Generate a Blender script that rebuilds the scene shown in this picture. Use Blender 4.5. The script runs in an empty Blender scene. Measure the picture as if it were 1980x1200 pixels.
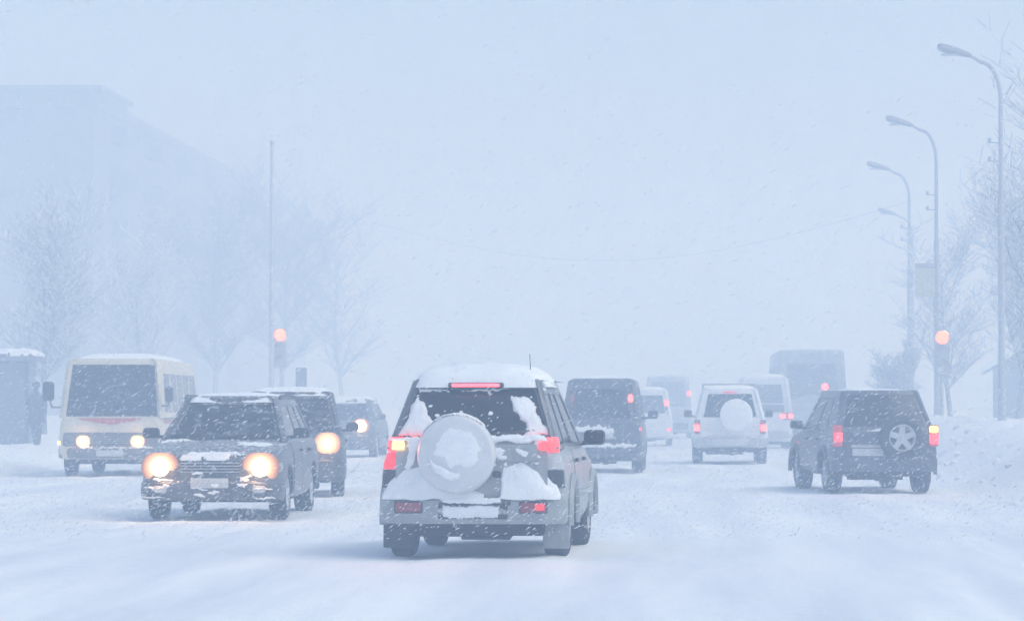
import bpy, bmesh, math, random
import numpy as np
from mathutils import Vector, Matrix, noise

# ---------------------------------------------------------------- camera, sky, sun, exposure
SC = bpy.context.scene
COL = SC.collection
R = math.radians
cam_d = bpy.data.cameras.new('camera')
cam = bpy.data.objects.new('camera', cam_d); COL.objects.link(cam)
cam_d.sensor_width = 36.0; cam_d.lens = 115.1; cam_d.clip_start = 0.5; cam_d.clip_end = 3000
cam.location = (0, 0, 1.4)
cam.rotation_euler = (R(90 + 1.638), 0, R(2.903))
SC.camera = cam

SUN_EL, SUN_AZ = 55.0, 105.0          # degrees; azimuth measured from +Y (road direction) to the right
world = bpy.data.worlds.new('World'); SC.world = world; world.use_nodes = True
wn = world.node_tree.nodes; wl = world.node_tree.links
sky = wn.new('ShaderNodeTexSky'); sky.sky_type = 'NISHITA'; sky.sun_disc = False
sky.sun_elevation = R(SUN_EL); sky.sun_rotation = R(SUN_AZ)
sky.air_density = 1.0; sky.dust_density = 3.0; sky.ozone_density = 1.0
hs = wn.new('ShaderNodeHueSaturation'); hs.inputs['Saturation'].default_value = 1.0
bg = wn['Background']; bg.inputs['Strength'].default_value = 0.12
tint = wn.new('ShaderNodeMix'); tint.data_type = 'RGBA'; tint.blend_type = 'MULTIPLY'; tint.inputs[0].default_value = 1.0
tint.inputs[7].default_value = (0.86, 0.95, 1.0, 1)      # cold overcast cloud layer
wl.new(sky.outputs[0], hs.inputs['Color']); wl.new(hs.outputs[0], tint.inputs[6]); wl.new(tint.outputs[2], bg.inputs['Color'])
sun_d = bpy.data.lights.new('sun', 'SUN'); sun_d.energy = 0.6; sun_d.angle = R(40); sun_d.color = (0.88, 0.96, 1.0)
sun = bpy.data.objects.new('sun', sun_d); COL.objects.link(sun)
_d = Vector((math.sin(R(SUN_AZ)) * math.cos(R(SUN_EL)), math.cos(R(SUN_AZ)) * math.cos(R(SUN_EL)), math.sin(R(SUN_EL))))
sun.rotation_euler = _d.to_track_quat('Z', 'Y').to_euler(); sun.location = (0, 0, 60)
SC.view_settings.view_transform = 'Standard'; SC.view_settings.look = 'None'
SC.view_settings.gamma = 1.0; SC.view_settings.use_curve_mapping = False
SC.view_settings.exposure = 0.52
HAZE_DENSITY, HAZE_COLOR = 0.0123, (0.62, 0.78, 1.0)
SC.cycles.volume_bounces = 3
SC.cycles.max_bounces = 8
SC.cycles.adaptive_threshold = 0.03
SC.cycles.use_denoising = True

# ---------------------------------------------------------------- materials
def mat(name):
    m = bpy.data.materials.new(name); m.use_nodes = True
    nt = m.node_tree; return m, nt.nodes, nt.links, nt.nodes['Principled BSDF']

def coords(n, l, scale=(1, 1, 1), obj=True):
    tc = n.new('ShaderNodeTexCoord'); mp = n.new('ShaderNodeMapping'); mp.inputs['Scale'].default_value = scale
    l.new(tc.outputs['Object' if obj else 'Generated'], mp.inputs['Vector']); return mp.outputs[0]

def noise_tex(n, l, vec, scale, detail=6, rough=0.6):
    t = n.new('ShaderNodeTexNoise'); t.inputs['Scale'].default_value = scale
    t.inputs['Detail'].default_value = detail; t.inputs['Roughness'].default_value = rough
    l.new(vec, t.inputs['Vector']); return t.outputs['Fac']

def ramp(n, l, fac, stops):
    r = n.new('ShaderNodeValToRGB'); e = r.color_ramp.elements
    while len(e) < len(stops): e.new(0.5)
    for i, (p, c) in enumerate(stops):
        e[i].position = p; e[i].color = (*c, 1) if len(c) == 3 else c
    l.new(fac, r.inputs[0]); return r.outputs[0]

def bump(n, l, b, fac, strength, dist):
    bn = n.new('ShaderNodeBump'); bn.inputs['Strength'].default_value = strength; bn.inputs['Distance'].default_value = dist
    l.new(fac, bn.inputs['Height']); l.new(bn.outputs[0], b.inputs['Normal'])

def m_snow(name, c0=(.80, .84, .88), c1=(.9, .92, .93), scale=1.2, b_s=0.5, b_d=0.03, fine=14, stretch=(1, 1, 1)):
    m, n, l, b = mat(name); v = coords(n, l)
    f = noise_tex(n, l, coords(n, l, stretch), scale); l.new(ramp(n, l, f, [(.3, c0), (.65, c1)]), b.inputs['Base Color'])
    b.inputs['Roughness'].default_value = 0.75; b.inputs['Specular IOR Level'].default_value = 0.2
    f2 = noise_tex(n, l, v, fine, 8, .65); bump(n, l, b, f2, b_s, b_d); return m

def m_paint(name, col, dirt=(.28, .31, .34), amount=0.45, snow=0.5, rough=0.4, metal=0.0, scale=6.0, streak=(1, 1, 1)):
    """car paint with salt/road film and wind-packed snow clinging to it"""
    m, n, l, b = mat(name); v = coords(n, l, streak)
    f = noise_tex(n, l, v, scale, 7, .68)
    dk = tuple(c * .75 for c in col)
    base = ramp(n, l, f, [(.25, dk), (.55 - amount * .3, col), (.9 - amount * .3, dirt)])
    f2 = noise_tex(n, l, v, scale * 3.1, 8, .72)
    geo = n.new('ShaderNodeNewGeometry'); sx = n.new('ShaderNodeSeparateXYZ'); l.new(geo.outputs['Normal'], sx.inputs[0])
    up = n.new('ShaderNodeMath'); up.operation = 'MULTIPLY_ADD'; up.inputs[1].default_value = 0.22 * snow
    l.new(sx.outputs['Z'], up.inputs[0]); l.new(f2, up.inputs[2])
    sm = ramp(n, l, up.outputs[0], [(.74 - .10 * snow, (0, 0, 0)), (.84 - .10 * snow, (1, 1, 1))])
    mx = n.new('ShaderNodeMix'); mx.data_type = 'RGBA'
    l.new(sm, mx.inputs[0]); l.new(base, mx.inputs[6]); mx.inputs[7].default_value = (.82, .85, .89, 1)
    l.new(mx.outputs[2], b.inputs['Base Color'])
    rr = n.new('ShaderNodeMapRange'); rr.inputs['To Min'].default_value = rough; rr.inputs['To Max'].default_value = .9
    l.new(sm, rr.inputs[0]); l.new(rr.outputs[0], b.inputs['Roughness'])
    b.inputs['Metallic'].default_value = metal; b.inputs['Coat Weight'].default_value = .25; b.inputs['Coat Roughness'].default_value = .25
    bump(n, l, b, f2, .35, .012); return m

def m_plain(name, col, rough=.6, snow=0.0, scale=20, metal=0):
    m, n, l, b = mat(name); v = coords(n, l)
    f = noise_tex(n, l, v, scale, 7, .7)
    stops = [(.3, tuple(c * .8 for c in col)), (.6, col)]
    if snow: stops += [(.74 - snow * .2, tuple(c * 1.15 for c in col)), (.8 - snow * .2, (.8, .83, .87))]
    l.new(ramp(n, l, f, stops), b.inputs['Base Color'])
    b.inputs['Roughness'].default_value = rough; b.inputs['Metallic'].default_value = metal
    bump(n, l, b, f, .3, .01); return m

def m_glass(name, trans=(.25, .3, .36), frost=0.0, rough=.08, fscale=5.0):
    m, n, l, b = mat(name); out = n['Material Output']
    tr = n.new('ShaderNodeBsdfTransparent'); tr.inputs[0].default_value = (*trans, 1)
    gl = n.new('ShaderNodeBsdfGlossy'); gl.inputs['Roughness'].default_value = rough
    fr = n.new('ShaderNodeFresnel'); fr.inputs[0].default_value = 1.45
    mx = n.new('ShaderNodeMixShader'); l.new(fr.outputs[0], mx.inputs[0]); l.new(tr.outputs[0], mx.inputs[1]); l.new(gl.outputs[0], mx.inputs[2])
    last = mx.outputs[0]
    if frost:
        v = coords(n, l, (1, 1, 2.6)); f = noise_tex(n, l, v, fscale, 9, .72)
        f2 = noise_tex(n, l, v, fscale * 9, 5, .7)
        ad = n.new('ShaderNodeMath'); ad.operation = 'MULTIPLY_ADD'; ad.inputs[1].default_value = .35
        l.new(f2, ad.inputs[0]); l.new(f, ad.inputs[2])
        sm = ramp(n, l, ad.outputs[0], [(.80 - .32 * frost, (0, 0, 0)), (.98 - .22 * frost, (1, 1, 1))])
        di = n.new('ShaderNodeBsdfDiffuse'); di.inputs[0].default_value = (.8, .84, .88, 1)
        lim = n.new('ShaderNodeMath'); lim.operation = 'MULTIPLY'; lim.inputs[1].default_value = .42; l.new(sm, lim.inputs[0])
        m2 = n.new('ShaderNodeMixShader'); l.new(lim.outputs[0], m2.inputs[0]); l.new(last, m2.inputs[1]); l.new(di.outputs[0], m2.inputs[2])
        last = m2.outputs[0]
    l.new(last, out.inputs['Surface']); return m

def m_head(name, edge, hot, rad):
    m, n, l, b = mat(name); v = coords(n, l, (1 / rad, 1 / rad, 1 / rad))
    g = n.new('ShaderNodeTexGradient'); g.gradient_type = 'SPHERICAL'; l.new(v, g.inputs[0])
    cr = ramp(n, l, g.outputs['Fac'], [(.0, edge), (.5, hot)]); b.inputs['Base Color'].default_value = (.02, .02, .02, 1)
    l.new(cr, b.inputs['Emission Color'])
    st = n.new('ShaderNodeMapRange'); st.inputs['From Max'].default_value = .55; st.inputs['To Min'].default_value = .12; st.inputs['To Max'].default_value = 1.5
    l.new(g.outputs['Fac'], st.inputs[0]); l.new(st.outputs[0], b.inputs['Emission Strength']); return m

def m_emit(name, col, strength, base=None):
    m, n, l, b = mat(name)
    b.inputs['Base Color'].default_value = (*(base or col), 1); b.inputs['Roughness'].default_value = .25
    b.inputs['Emission Color'].default_value = (*col, 1); b.inputs['Emission Strength'].default_value = strength
    return m

M = {}
M['snow'] = m_snow('fresh_snow')
_m, _n, _l, _b = mat('snowflake'); _t = _n.new('ShaderNodeBsdfTranslucent'); _t.inputs[0].default_value = (.97, .98, 1, 1)
_df = _n.new('ShaderNodeBsdfDiffuse'); _df.inputs[0].default_value = (.97, .98, 1, 1)
_x = _n.new('ShaderNodeMixShader'); _x.inputs[0].default_value = .5
_l.new(_df.outputs[0], _x.inputs[1]); _l.new(_t.outputs[0], _x.inputs[2]); _l.new(_x.outputs[0], _n['Material Output'].inputs['Surface']); M['flake'] = _m
M['road'] = m_snow('packed_snow_road', (.66, .71, .78), (.89, .91, .925), 1.1, .45, .05, 3.5, (1, .07, 1))
M['ground'] = m_snow('drifted_snow', (.80, .84, .88), (.9, .92, .93), .5, .6, .06, 4)
M['carsnow'] = m_snow('car_snow', (.82, .85, .88), (.91, .93, .94), 5, .6, .012, 34)
M['clod'] = m_snow('dirty_snow_clod', (.66, .70, .75), (.86, .88, .90), 3, .7, .03, 12)
M['silver'] = m_paint('silver_paint', (.27, .29, .305), (.42, .44, .46), .5, .5, .28, .0, 5)
M['silver_low'] = m_paint('silver_bumper_plastic', (.28, .31, .315), (.40, .42, .43), .5, .2, .5, 0, 7)
M['black_paint'] = m_paint('black_paint', (.030, .034, .042), (.16, .17, .19), .62, .78, .35, 0, 7, (1, 1, 1.6))
M['blue_dark'] = m_paint('dark_blue_paint', (.025, .035, .055), (.12, .13, .16), .5, .55, .35, 0, 7)
M['grey_dark'] = m_paint('dark_grey_paint', (.045, .05, .06), (.15, .16, .18), .5, .6, .4, 0, 6)
M['white_paint'] = m_paint('white_paint', (.74, .76, .78), (.6, .62, .64), .3, .5, .4, 0, 5)
M['far_grey'] = m_paint('haze_paled_snowy_grey_paint', (.36, .38, .41), (.5, .52, .55), .6, .9, .5, 0, 4)  # base grey lightened to paint haze onto far vehicles; clinging snow on top
M['silver_dark'] = m_paint('silver_pillar_paint', (.09, .10, .115), (.2, .21, .23), .4, .35, .3, 0, 6)
M['mid_paint'] = m_paint('grey_brown_paint', (.2, .19, .19), (.3, .3, .3), .4, .6, .4, 0, 5)
M['cream'] = m_paint('cream_bus_paint', (.66, .60, .47), (.55, .52, .46), .3, .35, .4, 0, 4)
M['bus_grey'] = m_paint('grimy_grey_paint', (.075, .085, .10), (.2, .21, .23), .5, .45, .5, 0, 6)
M['red_stripe'] = m_paint('red_stripe_paint', (.5, .09, .07), (.5, .3, .28), .3, .3, .45, 0, 6)
M['rubber'] = m_plain('snow_dusted_tyre_rubber', (.028, .030, .034), .85, .35, 16)
M['trim'] = m_plain('black_trim', (.03, .033, .038), .55, .25, 18)
M['trim_clean'] = m_plain('dark_plastic', (.03, .035, .042), .45, 0, 18)
M['under'] = m_plain('underbody', (.02, .022, .026), .9, 0.12, 9)
M['alloy'] = m_plain('alloy_rim', (.5, .52, .54), .4, .15, 9)
M['chrome'] = m_plain('salted_chrome', (.5, .52, .54), .3, .2, 12, .6)
M['cover'] = m_paint('white_spare_cover', (.66, .68, .70), (.72, .74, .76), .4, .35, .45, 0, 4)
M['plate'] = m_plain('number_plate', (.6, .62, .63), .5, .3, 14)
M['seat'] = m_plain('seat_cloth', (.05, .055, .065), .9, 0, 30)
M['glass'] = m_glass('tinted_glass', (.09, .16, .24), .22, .1, 6)
M['glass_clean'] = m_glass('dark_rear_glass', (.05, .10, .18), .0, .1)
M['glass_frost'] = m_glass('frosted_glass', (.10, .18, .28), .26, .15, 5)
M['glass_clear'] = m_glass('windscreen_glass', (.50, .58, .63), .34, .08, 7)
M['glass_side'] = m_glass('side_glass', (.42, .49, .55), .42, .1, 6)
M['glass_plastered'] = m_plain('haze_paled_snowy_glass', (.24, .27, .31), .6, .5, 6)  # opaque pale tone stands in for haze over far windows, with snow flecks
M['red_off'] = m_plain('red_reflector', (.32, .05, .07), .3, .3, 26)
M['lens_off'] = m_plain('clear_lens', (.5, .52, .55), .2, .25, 18)
M['lamp_dark'] = m_plain('dark_lamp_lens', (.10, .04, .05), .3, .3, 16)
M['tail_hot'] = m_emit('brake_lamp_hot', (1, .50, .12), 3.2, (.5, .05, .03))
M['tail'] = m_emit('tail_lamp_lit', (1, .035, .04), 2.0, (.5, .04, .04))
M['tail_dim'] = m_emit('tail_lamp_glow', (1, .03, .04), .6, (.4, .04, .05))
M['tail_far'] = m_emit('far_tail_lamp', (1, .06, .05), 5.0, (.5, .05, .05))
M['brake_strip'] = m_emit('brake_strip', (1, .05, .07), 4.5, (.5, .04, .05))
M['amber'] = m_emit('amber_indicator', (1, .62, .05), 6.0, (.6, .3, .03))
M['head'] = m_emit('headlamp_lit', (1, .78, .45), 9.0, (.05, .05, .05))
M['signal'] = m_emit('signal_lit', (1, .13, .035), 3.0, (.6, .2, .05))
M['tail_unlit'] = m_emit('dim_red_lamp', (1, .05, .07), .22, (.3, .03, .04))
M['reflector'] = m_head('painted_headlamp_glow', (1, .26, .08), (1, .62, .30), .24)  # lamp bloom painted as emission, hot centre fading to an orange rim
M['signal_box'] = m_plain('hazed_snow_dusted_housing', (.5, .52, .54), .7, .7, 7)  # housing and post colour lightened as painted haze, under a snow dusting
M['post'] = m_plain('hazed_galvanised_post', (.42, .44, .47), .6, .45, 10)  # post grey raised so the haze fade sits in the colour
M['lamp_head'] = m_plain('lamp_housing', (.24, .26, .28), .5, .1, 10)
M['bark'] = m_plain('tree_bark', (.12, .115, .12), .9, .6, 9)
M['bark_hazed'] = m_plain('haze_paled_snowy_bark', (.33, .35, .38), .95, .9, 9)  # bark of farther trees paled to imitate haze, plus snow flecks
M['wall'] = m_plain('panel_wall', (.20, .21, .23), .9, .1, .8)
M['wall_dark'] = m_plain('dark_wall', (.19, .20, .22), .9, .2, .9)
M['pane'] = m_plain('haze_faded_window_pane', (.19, .20, .22), .6, .1, 3)  # close to the wall tone: haze fade put into the pane colour
M['frame'] = m_plain('window_frame', (.24, .25, .27), .6, .1, 8)  # contrast with the wall lowered to paint in the haze
M['sign'] = m_plain('sign_plate', (.66, .68, .50), .5, .15, 8)
M['sign_white'] = m_plain('sign_white', (.6, .62, .62), .5, .15, 8)
M['shelter'] = m_plain('shelter_panel', (.15, .17, .22), .6, .15, 4)
M['coat'] = m_plain('dark_coat', (.035, .04, .055), .9, .2, 14)
M['skin'] = m_plain('skin', (.42, .29, .23), .6, 0, 30)
M['hat'] = m_plain('knit_hat', (.05, .05, .06), .95, .2, 30)
M['cable'] = m_plain('cable', (.05, .05, .06), .8, 0, 5)

# ---------------------------------------------------------------- helpers
def tag(o, label=None, cat=None, group=None, kind=None):
    if label: o['label'] = label
    if cat: o['category'] = cat
    if group: o['group'] = group
    if kind: o['kind'] = kind
    return o

def empty(name, loc, rz=0, label=None, cat=None, group=None):
    o = bpy.data.objects.new(name, None); COL.objects.link(o); o.location = loc; o.rotation_euler = (0, 0, R(rz))
    o.empty_display_size = .3
    return tag(o, label, cat, group)

def add(name, me, m, parent=None):
    o = bpy.data.objects.new(name, me); COL.objects.link(o)
    if m is not None:
        me.materials.clear(); me.materials.append(M[m] if isinstance(m, str) else m)
    if parent: o.parent = parent
    return o

def mesh(verts, faces, smooth=True, angle=38, fixn=True):
    me = bpy.data.meshes.new('m'); me.from_pydata([tuple(v) for v in verts], [], faces)
    if fixn:
        bm = bmesh.new(); bm.from_mesh(me); bmesh.ops.recalc_face_normals(bm, faces=bm.faces); bm.to_mesh(me); bm.free()
    me.polygons.foreach_set('use_smooth', [smooth] * len(me.polygons))
    if smooth: me.set_sharp_from_angle(angle=R(angle))
    me.update(); return me

def joined(parts, **k):
    V, F = [], []
    for v, f in parts:
        o = len(V); V += list(v); F += [tuple(i + o for i in q) for q in f]
    return mesh(V, F, **k)

def box(x0, x1, y0, y1, z0, z1):
    v = [(x, y, z) for z in (z0, z1) for y in (y0, y1) for x in (x0, x1)]
    return v, [(0, 2, 3, 1), (4, 5, 7, 6), (0, 1, 5, 4), (2, 6, 7, 3), (0, 4, 6, 2), (1, 3, 7, 5)]

def rprism(c, w, h, d, r, axis='y', sgn=-1, seg=4, dome=.15):
    """rounded rectangular block; face looks along sgn*axis"""
    r = min(r, w * .499, h * .499)
    def outline(ins):
        pts = []
        ww, hh, rr = w / 2 - ins, h / 2 - ins, max(r - ins, .002)
        for k, (sx, sz) in enumerate(((1, 1), (-1, 1), (-1, -1), (1, -1))):
            for i in range(seg + 1):
                a = math.pi / 2 * (k + i / seg)
                pts.append((sx * (ww - rr) + rr * math.cos(a), sz * (hh - rr) + rr * math.sin(a)))
        return pts
    e = min(w, h) * dome
    rings = [(0, e * .4), (0, 0), (d * .7, 0), (d * .93, e * .35), (d, e)]
    V, F = [], []; n = 4 * (seg + 1)
    for dd, ins in rings:
        for (a, b_) in outline(ins):
            o = sgn * dd
            V.append((c[0] + a, c[1] + o, c[2] + b_) if axis == 'y' else ((c[0] + o, c[1] + a, c[2] + b_) if axis == 'x' else (c[0] + a, c[1] + b_, c[2] + o)))
    for k in range(len(rings) - 1):
        for i in range(n):
            j = (i + 1) % n; F.append((k * n + i, k * n + j, (k + 1) * n + j, (k + 1) * n + i))
    F.append(tuple(range(n))); F.append(tuple((len(rings) - 1) * n + i for i in range(n)))
    return V, F

def tube(pts, radii, n=8, caps=True):
    pts = [Vector(p) for p in pts]; V, F = [], []
    if not hasattr(radii, '__len__'): radii = [radii] * len(pts)
    up = None
    for i, p in enumerate(pts):
        t = (pts[min(i + 1, len(pts) - 1)] - pts[max(i - 1, 0)]).normalized()
        if up is None:
            up = Vector((0, 0, 1)) if abs(t.z) < .9 else Vector((1, 0, 0))
        a = t.cross(up).normalized(); b_ = a.cross(t).normalized(); up = b_
        for k in range(n):
            q = 2 * math.pi * k / n
            V.append(tuple(p + (a * math.cos(q) + b_ * math.sin(q)) * radii[i]))
    for i in range(len(pts) - 1):
        for k in range(n):
            j = (k + 1) % n; F.append((i * n + k, i * n + j, (i + 1) * n + j, (i + 1) * n + k))
    if caps:
        F.append(tuple(range(n))[::-1]); F.append(tuple((len(pts) - 1) * n + k for k in range(n)))
    return V, F

def lathe(prof, n=28, axis='x', c=(0, 0, 0), caps=True):
    """prof: (axial, radius) list"""
    V, F = [], []
    for a, r in prof:
        for k in range(n):
            q = 2 * math.pi * k / n; u, w = r * math.cos(q), r * math.sin(q)
            V.append((c[0] + a, c[1] + u, c[2] + w) if axis == 'x' else ((c[0] + u, c[1] + a, c[2] + w) if axis == 'y' else (c[0] + u, c[1] + w, c[2] + a)))
    for i in range(len(prof) - 1):
        for k in range(n):
            j = (k + 1) % n; F.append((i * n + k, i * n + j, (i + 1) * n + j, (i + 1) * n + k))
    if caps: F.append(tuple(range(n))); F.append(tuple((len(prof) - 1) * n + k for k in range(n)))
    return V, F

def solidify(me, th):
    bm = bmesh.new(); bm.from_mesh(me); bmesh.ops.solidify(bm, geom=bm.faces[:], thickness=th)
    bm.to_mesh(me); bm.free()
    me.polygons.foreach_set('use_smooth', [True] * len(me.polygons)); me.set_sharp_from_angle(angle=R(38)); return me

def fbm(x, y, z=0.0, o=4):
    return noise.fractal(Vector((x, y, z)), 1.0, 2.1, o)

def inside(poly, x, y):
    c = False; j = len(poly) - 1
    for i in range(len(poly)):
        xi, yi = poly[i]; xj, yj = poly[j]
        if (yi > y) != (yj > y) and x < (xj - xi) * (y - yi) / (yj - yi) + xi: c = not c
        j = i
    return c

def edist(poly, x, y):
    best = 9e9; j = len(poly) - 1
    for i in range(len(poly)):
        x0, y0 = poly[j]; x1, y1 = poly[i]; dx, dy = x1 - x0, y1 - y0
        t = max(0, min(1, ((x - x0) * dx + (y - y0) * dy) / (dx * dx + dy * dy + 1e-12)))
        best = min(best, math.hypot(x - x0 - t * dx, y - y0 - t * dy)); j = i
    return best

def snow_patch(poly, surf, thick, res=.014, feather=.06, rough=.02, seed=0.0, out=(0, -1, 0), lip=.0):
    """snow stuck to a surface: poly in (u,v), surf(u,v)->point; ragged edge, swollen middle"""
    us = [p[0] for p in poly]; vs = [p[1] for p in poly]
    u0, u1, v0, v1 = min(us) - rough * 2, max(us) + rough * 2, min(vs) - rough * 2, max(vs) + rough * 2
    nu, nv = max(4, int((u1 - u0) / res)), max(4, int((v1 - v0) / res))
    idx = {}; V, F = [], []; O = Vector(out)
    def sd(u, v):
        uu = u + rough * 1.6 * fbm(u * 9 + seed, v * 9, 3.1, 5); vv = v + rough * 1.6 * fbm(u * 9, v * 9 + seed, 8.7, 5)
        d = edist(poly, uu, vv); return d if inside(poly, uu, vv) else -d
    cells = []
    for i in range(nu):
        for j in range(nv):
            if sd(u0 + (u1 - u0) * (i + .5) / nu, v0 + (v1 - v0) * (j + .5) / nv) > 0: cells.append((i, j))
    def vert(i, j):
        if (i, j) in idx: return idx[(i, j)]
        u, v = u0 + (u1 - u0) * i / nu, v0 + (v1 - v0) * j / nv
        d = max(0, sd(u, v)); t = min(1, d / feather); t = math.sqrt(t * (2 - t))
        h = lip + thick * t * (1 + .3 * fbm(u * 7 + seed, v * 7, 1.0, 4))
        V.append(tuple(Vector(surf(u, v)) + O * h)); idx[(i, j)] = len(V) - 1; return idx[(i, j)]
    for i, j in cells: F.append((vert(i, j), vert(i + 1, j), vert(i + 1, j + 1), vert(i, j + 1)))
    if not F: return None
    return mesh(V, F, angle=80, fixn=False)

def smoothi(x, xs, ys):
    if x <= xs[0]: return ys[0]
    for i in range(len(xs) - 1):
        if x <= xs[i + 1]:
            t = (x - xs[i]) / (xs[i + 1] - xs[i]); t = t * .45 + (t * t * (3 - 2 * t)) * .55
            return ys[i] + (ys[i + 1] - ys[i]) * t
    return ys[-1]

# ---------------------------------------------------------------- vehicle builder
SIDE = ([0, .12, .38, .7, .9, 1.0], [.93, .98, 1.0, .988, .965, .925])

class Vehicle:
    """local frame: +y forward, +x right, z up, origin on the road under the middle"""
    def __init__(s, name, label, cat, loc, yaw, P, group=None):
        s.P = P; s.root = empty(name, (loc[0], loc[1], loc[2] - .03), yaw, label, cat, group)
        s.L, s.W = P['L'], P['W'] / 2
        s.body(); s.cabin(); s.wheels()

    # lower body ------------------------------------------------------
    def sec(s, y):
        P = s.P; L2 = s.L / 2
        d = L2 - abs(y); rr = P.get('corner', .34); k = P.get('tuck', .17)
        w = s.W
        if d < rr: w -= k * (1 - math.sqrt(max(0, 1 - (1 - d / rr) ** 2)))
        kt = P['top']; zt = smoothi(y, [q[0] for q in kt], [q[1] for q in kt])
        kb = P.get('bot', [(-L2, .38), (-L2 + .35, .26), (L2 - .35, .24), (L2, .32)])
        zb = smoothi(y, [q[0] for q in kb], [q[1] for q in kb])
        er = P.get('endr', .10)
        if d < er:
            q = 1 - math.sqrt(max(0, 1 - (1 - d / er) ** 2)); zt -= q * er * .8; zb += q * er * .5
        return w, zb, zt

    def hw(s, y, z):
        w, zb, zt = s.sec(y); t = (z - zb) / (zt - zb); return w * smoothi(t, *SIDE)

    def body(s):
        P = s.P; L2 = s.L / 2; V, F = [], []
        e = P.get('endr', .10)
        ys = [-L2, -L2 + e * .12, -L2 + e * .35, -L2 + e * .7]
        n = int((s.L - 2 * e) / .11); ys += [-L2 + e + (s.L - 2 * e) * i / n for i in range(n + 1)]
        ys += [L2 - e * .7, L2 - e * .35, L2 - e * .12, L2]
        ts = [0, .05, .12, .25, .38, .55, .7, .82, .9, .96, 1.0]
        m = 0
        for y in ys:
            w, zb, zt = s.sec(y); half = [(0, zb), (w * .5, zb), (w * .85, zb)]
            half += [(w * smoothi(t, *SIDE), zb + .015 + t * (zt - zb - .03)) for t in ts]
            cr = P.get('crown', .02)
            half += [(w * .86, zt + cr * .1), (w * .7, zt + cr * .45), (w * .4, zt + cr * .85), (0, zt + cr)]
            ring = half + [(-x, z) for x, z in half[-2:0:-1]]
            m = len(ring); V += [(x, y, z) for x, z in ring]
        for i in range(len(ys) - 1):
            for k in range(m):
                j = (k + 1) % m; F.append((i * m + k, i * m + j, (i + 1) * m + j, (i + 1) * m + k))
        F.append(tuple(range(m))); F.append(tuple((len(ys) - 1) * m + k for k in range(m)))
        o = add('body', mesh(V, F), P['paint'], s.root)
        rw = P['rw']; ra = rw + P.get('arch', .055); parts = []
        for y in (P['yf'], P['yr']):
            for sx in (-1, 1):
                parts.append(lathe([(sx * (s.W - .30), ra * .6), (sx * (s.W - .30), ra), (sx * (s.W + .3), ra * 1.01)], 28, 'x', (0, y, rw)))
        c = add('cutter', joined(parts), None)
        md = o.modifiers.new('b', 'BOOLEAN'); md.object = c; md.operation = 'DIFFERENCE'; md.solver = 'EXACT'
        c.parent = s.root
        bpy.context.view_layer.update()
        me = bpy.data.meshes.new_from_object(o.evaluated_get(bpy.context.evaluated_depsgraph_get()))
        o.modifiers.clear(); o.data = me; bpy.data.objects.remove(c)
        me.polygons.foreach_set('use_smooth', [True] * len(me.polygons)); me.set_sharp_from_angle(angle=R(38))
        s.bodyo = o
        u = P.get('under_z', (.17, .42)); wi = s.W - .27
        add('underbody', joined([box(-wi, wi, P['yr'] - .55, P['yf'] + .35, u[0] + .06, u[1]),
                                 box(-wi * .9, wi * .5, P['yr'] - .62, P['yr'] - .3, u[0] + .01, u[1]),
                                 lathe([(-wi - .1, .05), (wi + .1, .05)], 10, 'x', (0, P['yr'], P['rw'])),
                                 lathe([(-.12, .07), (-.06, .13), (.06, .13), (.12, .07)], 12, 'x', (.05, P['yr'], P['rw'] - .02))],
                                smooth=False), 'under', s.root)

    # glasshouse ------------------------------------------------------
    def lev(s, c):
        C = s.P['cab']
        if c <= 1:
            z = C['z0'] + (C['z1'] - C['z0']) * c; k = c
            return z, C['yr'][0] + (C['yr'][1] - C['yr'][0]) * k, C['yf'][0] + (C['yf'][1] - C['yf'][0]) * k, C['w'][0] + (C['w'][1] - C['w'][0]) * k
        a = (c - 1) * math.pi / 2; r = C.get('r', .07); i = r * 1.3 * (1 - math.cos(a))
        return C['z1'] + r * math.sin(a), C['yr'][1] + i, C['yf'][1] - i, C['w'][1] - i

    def rear_y(s, x, z, front=False):
        C = s.P['cab']; c = max(0, min(1, (z - C['z0']) / (C['z1'] - C['z0'])))
        _, yr, yf, w = s.lev(c); b_ = (C.get('bowf', .08) if front else C.get('bowr', .05))
        q = b_ * (1 - min(1, (x / (w)) ** 2)); return yf + q - b_ if front else yr - q + b_

    def cabin(s):
        P = s.P; C = P['cab']; rc = C.get('rc', .10); am = C.get('am', .9)
        A = [-1, -am, -am * .6, -am * .2, am * .2, am * .6, am, 1]
        B = sorted(set([0.0, 1.0] + [b for w in C['side'] for b in w])); cs = C.get('cs', (.05, .9))
        front = C.get('front', (.04, .92)); back = C.get('back', (.06, .9))
        cl = sorted(set([0, 1.0, cs[0], cs[1], front[0], front[1], back[0], back[1], .35, .65]))
        levels = cl + [1.3, 1.6, 1.85, 2.0]
        V, tags = [], []
        def ring(c):
            z, yr, yf, w = s.lev(c); bf, br = C.get('bowf', .08), C.get('bowr', .05)
            pts, tg = [], []
            for i, a in enumerate(A):
                x = a * (w - rc); pts.append((x, yr - br * (1 - (x / w) ** 2) + br)); tg.append(('back', i))
            def arc(cx, cy, a0):
                for k in (1, 2, 3):
                    q = R(a0 + 90 * k / 4); pts.append((cx + rc * math.cos(q), cy + rc * math.sin(q))); tg.append(('arc', 0))
            arc(w - rc, yr + rc, -90)
            for i, b_ in enumerate(B): pts.append((w, yr + rc + b_ * (yf - yr - 2 * rc))); tg.append(('right', i))
            arc(w - rc, yf - rc, 0)
            for i, a in enumerate(reversed(A)):
                x = a * (w - rc); pts.append((x, yf + bf * (1 - (x / w) ** 2) - bf)); tg.append(('front', len(A) - 1 - i))
            arc(-w + rc, yf - rc, 90)
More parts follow.
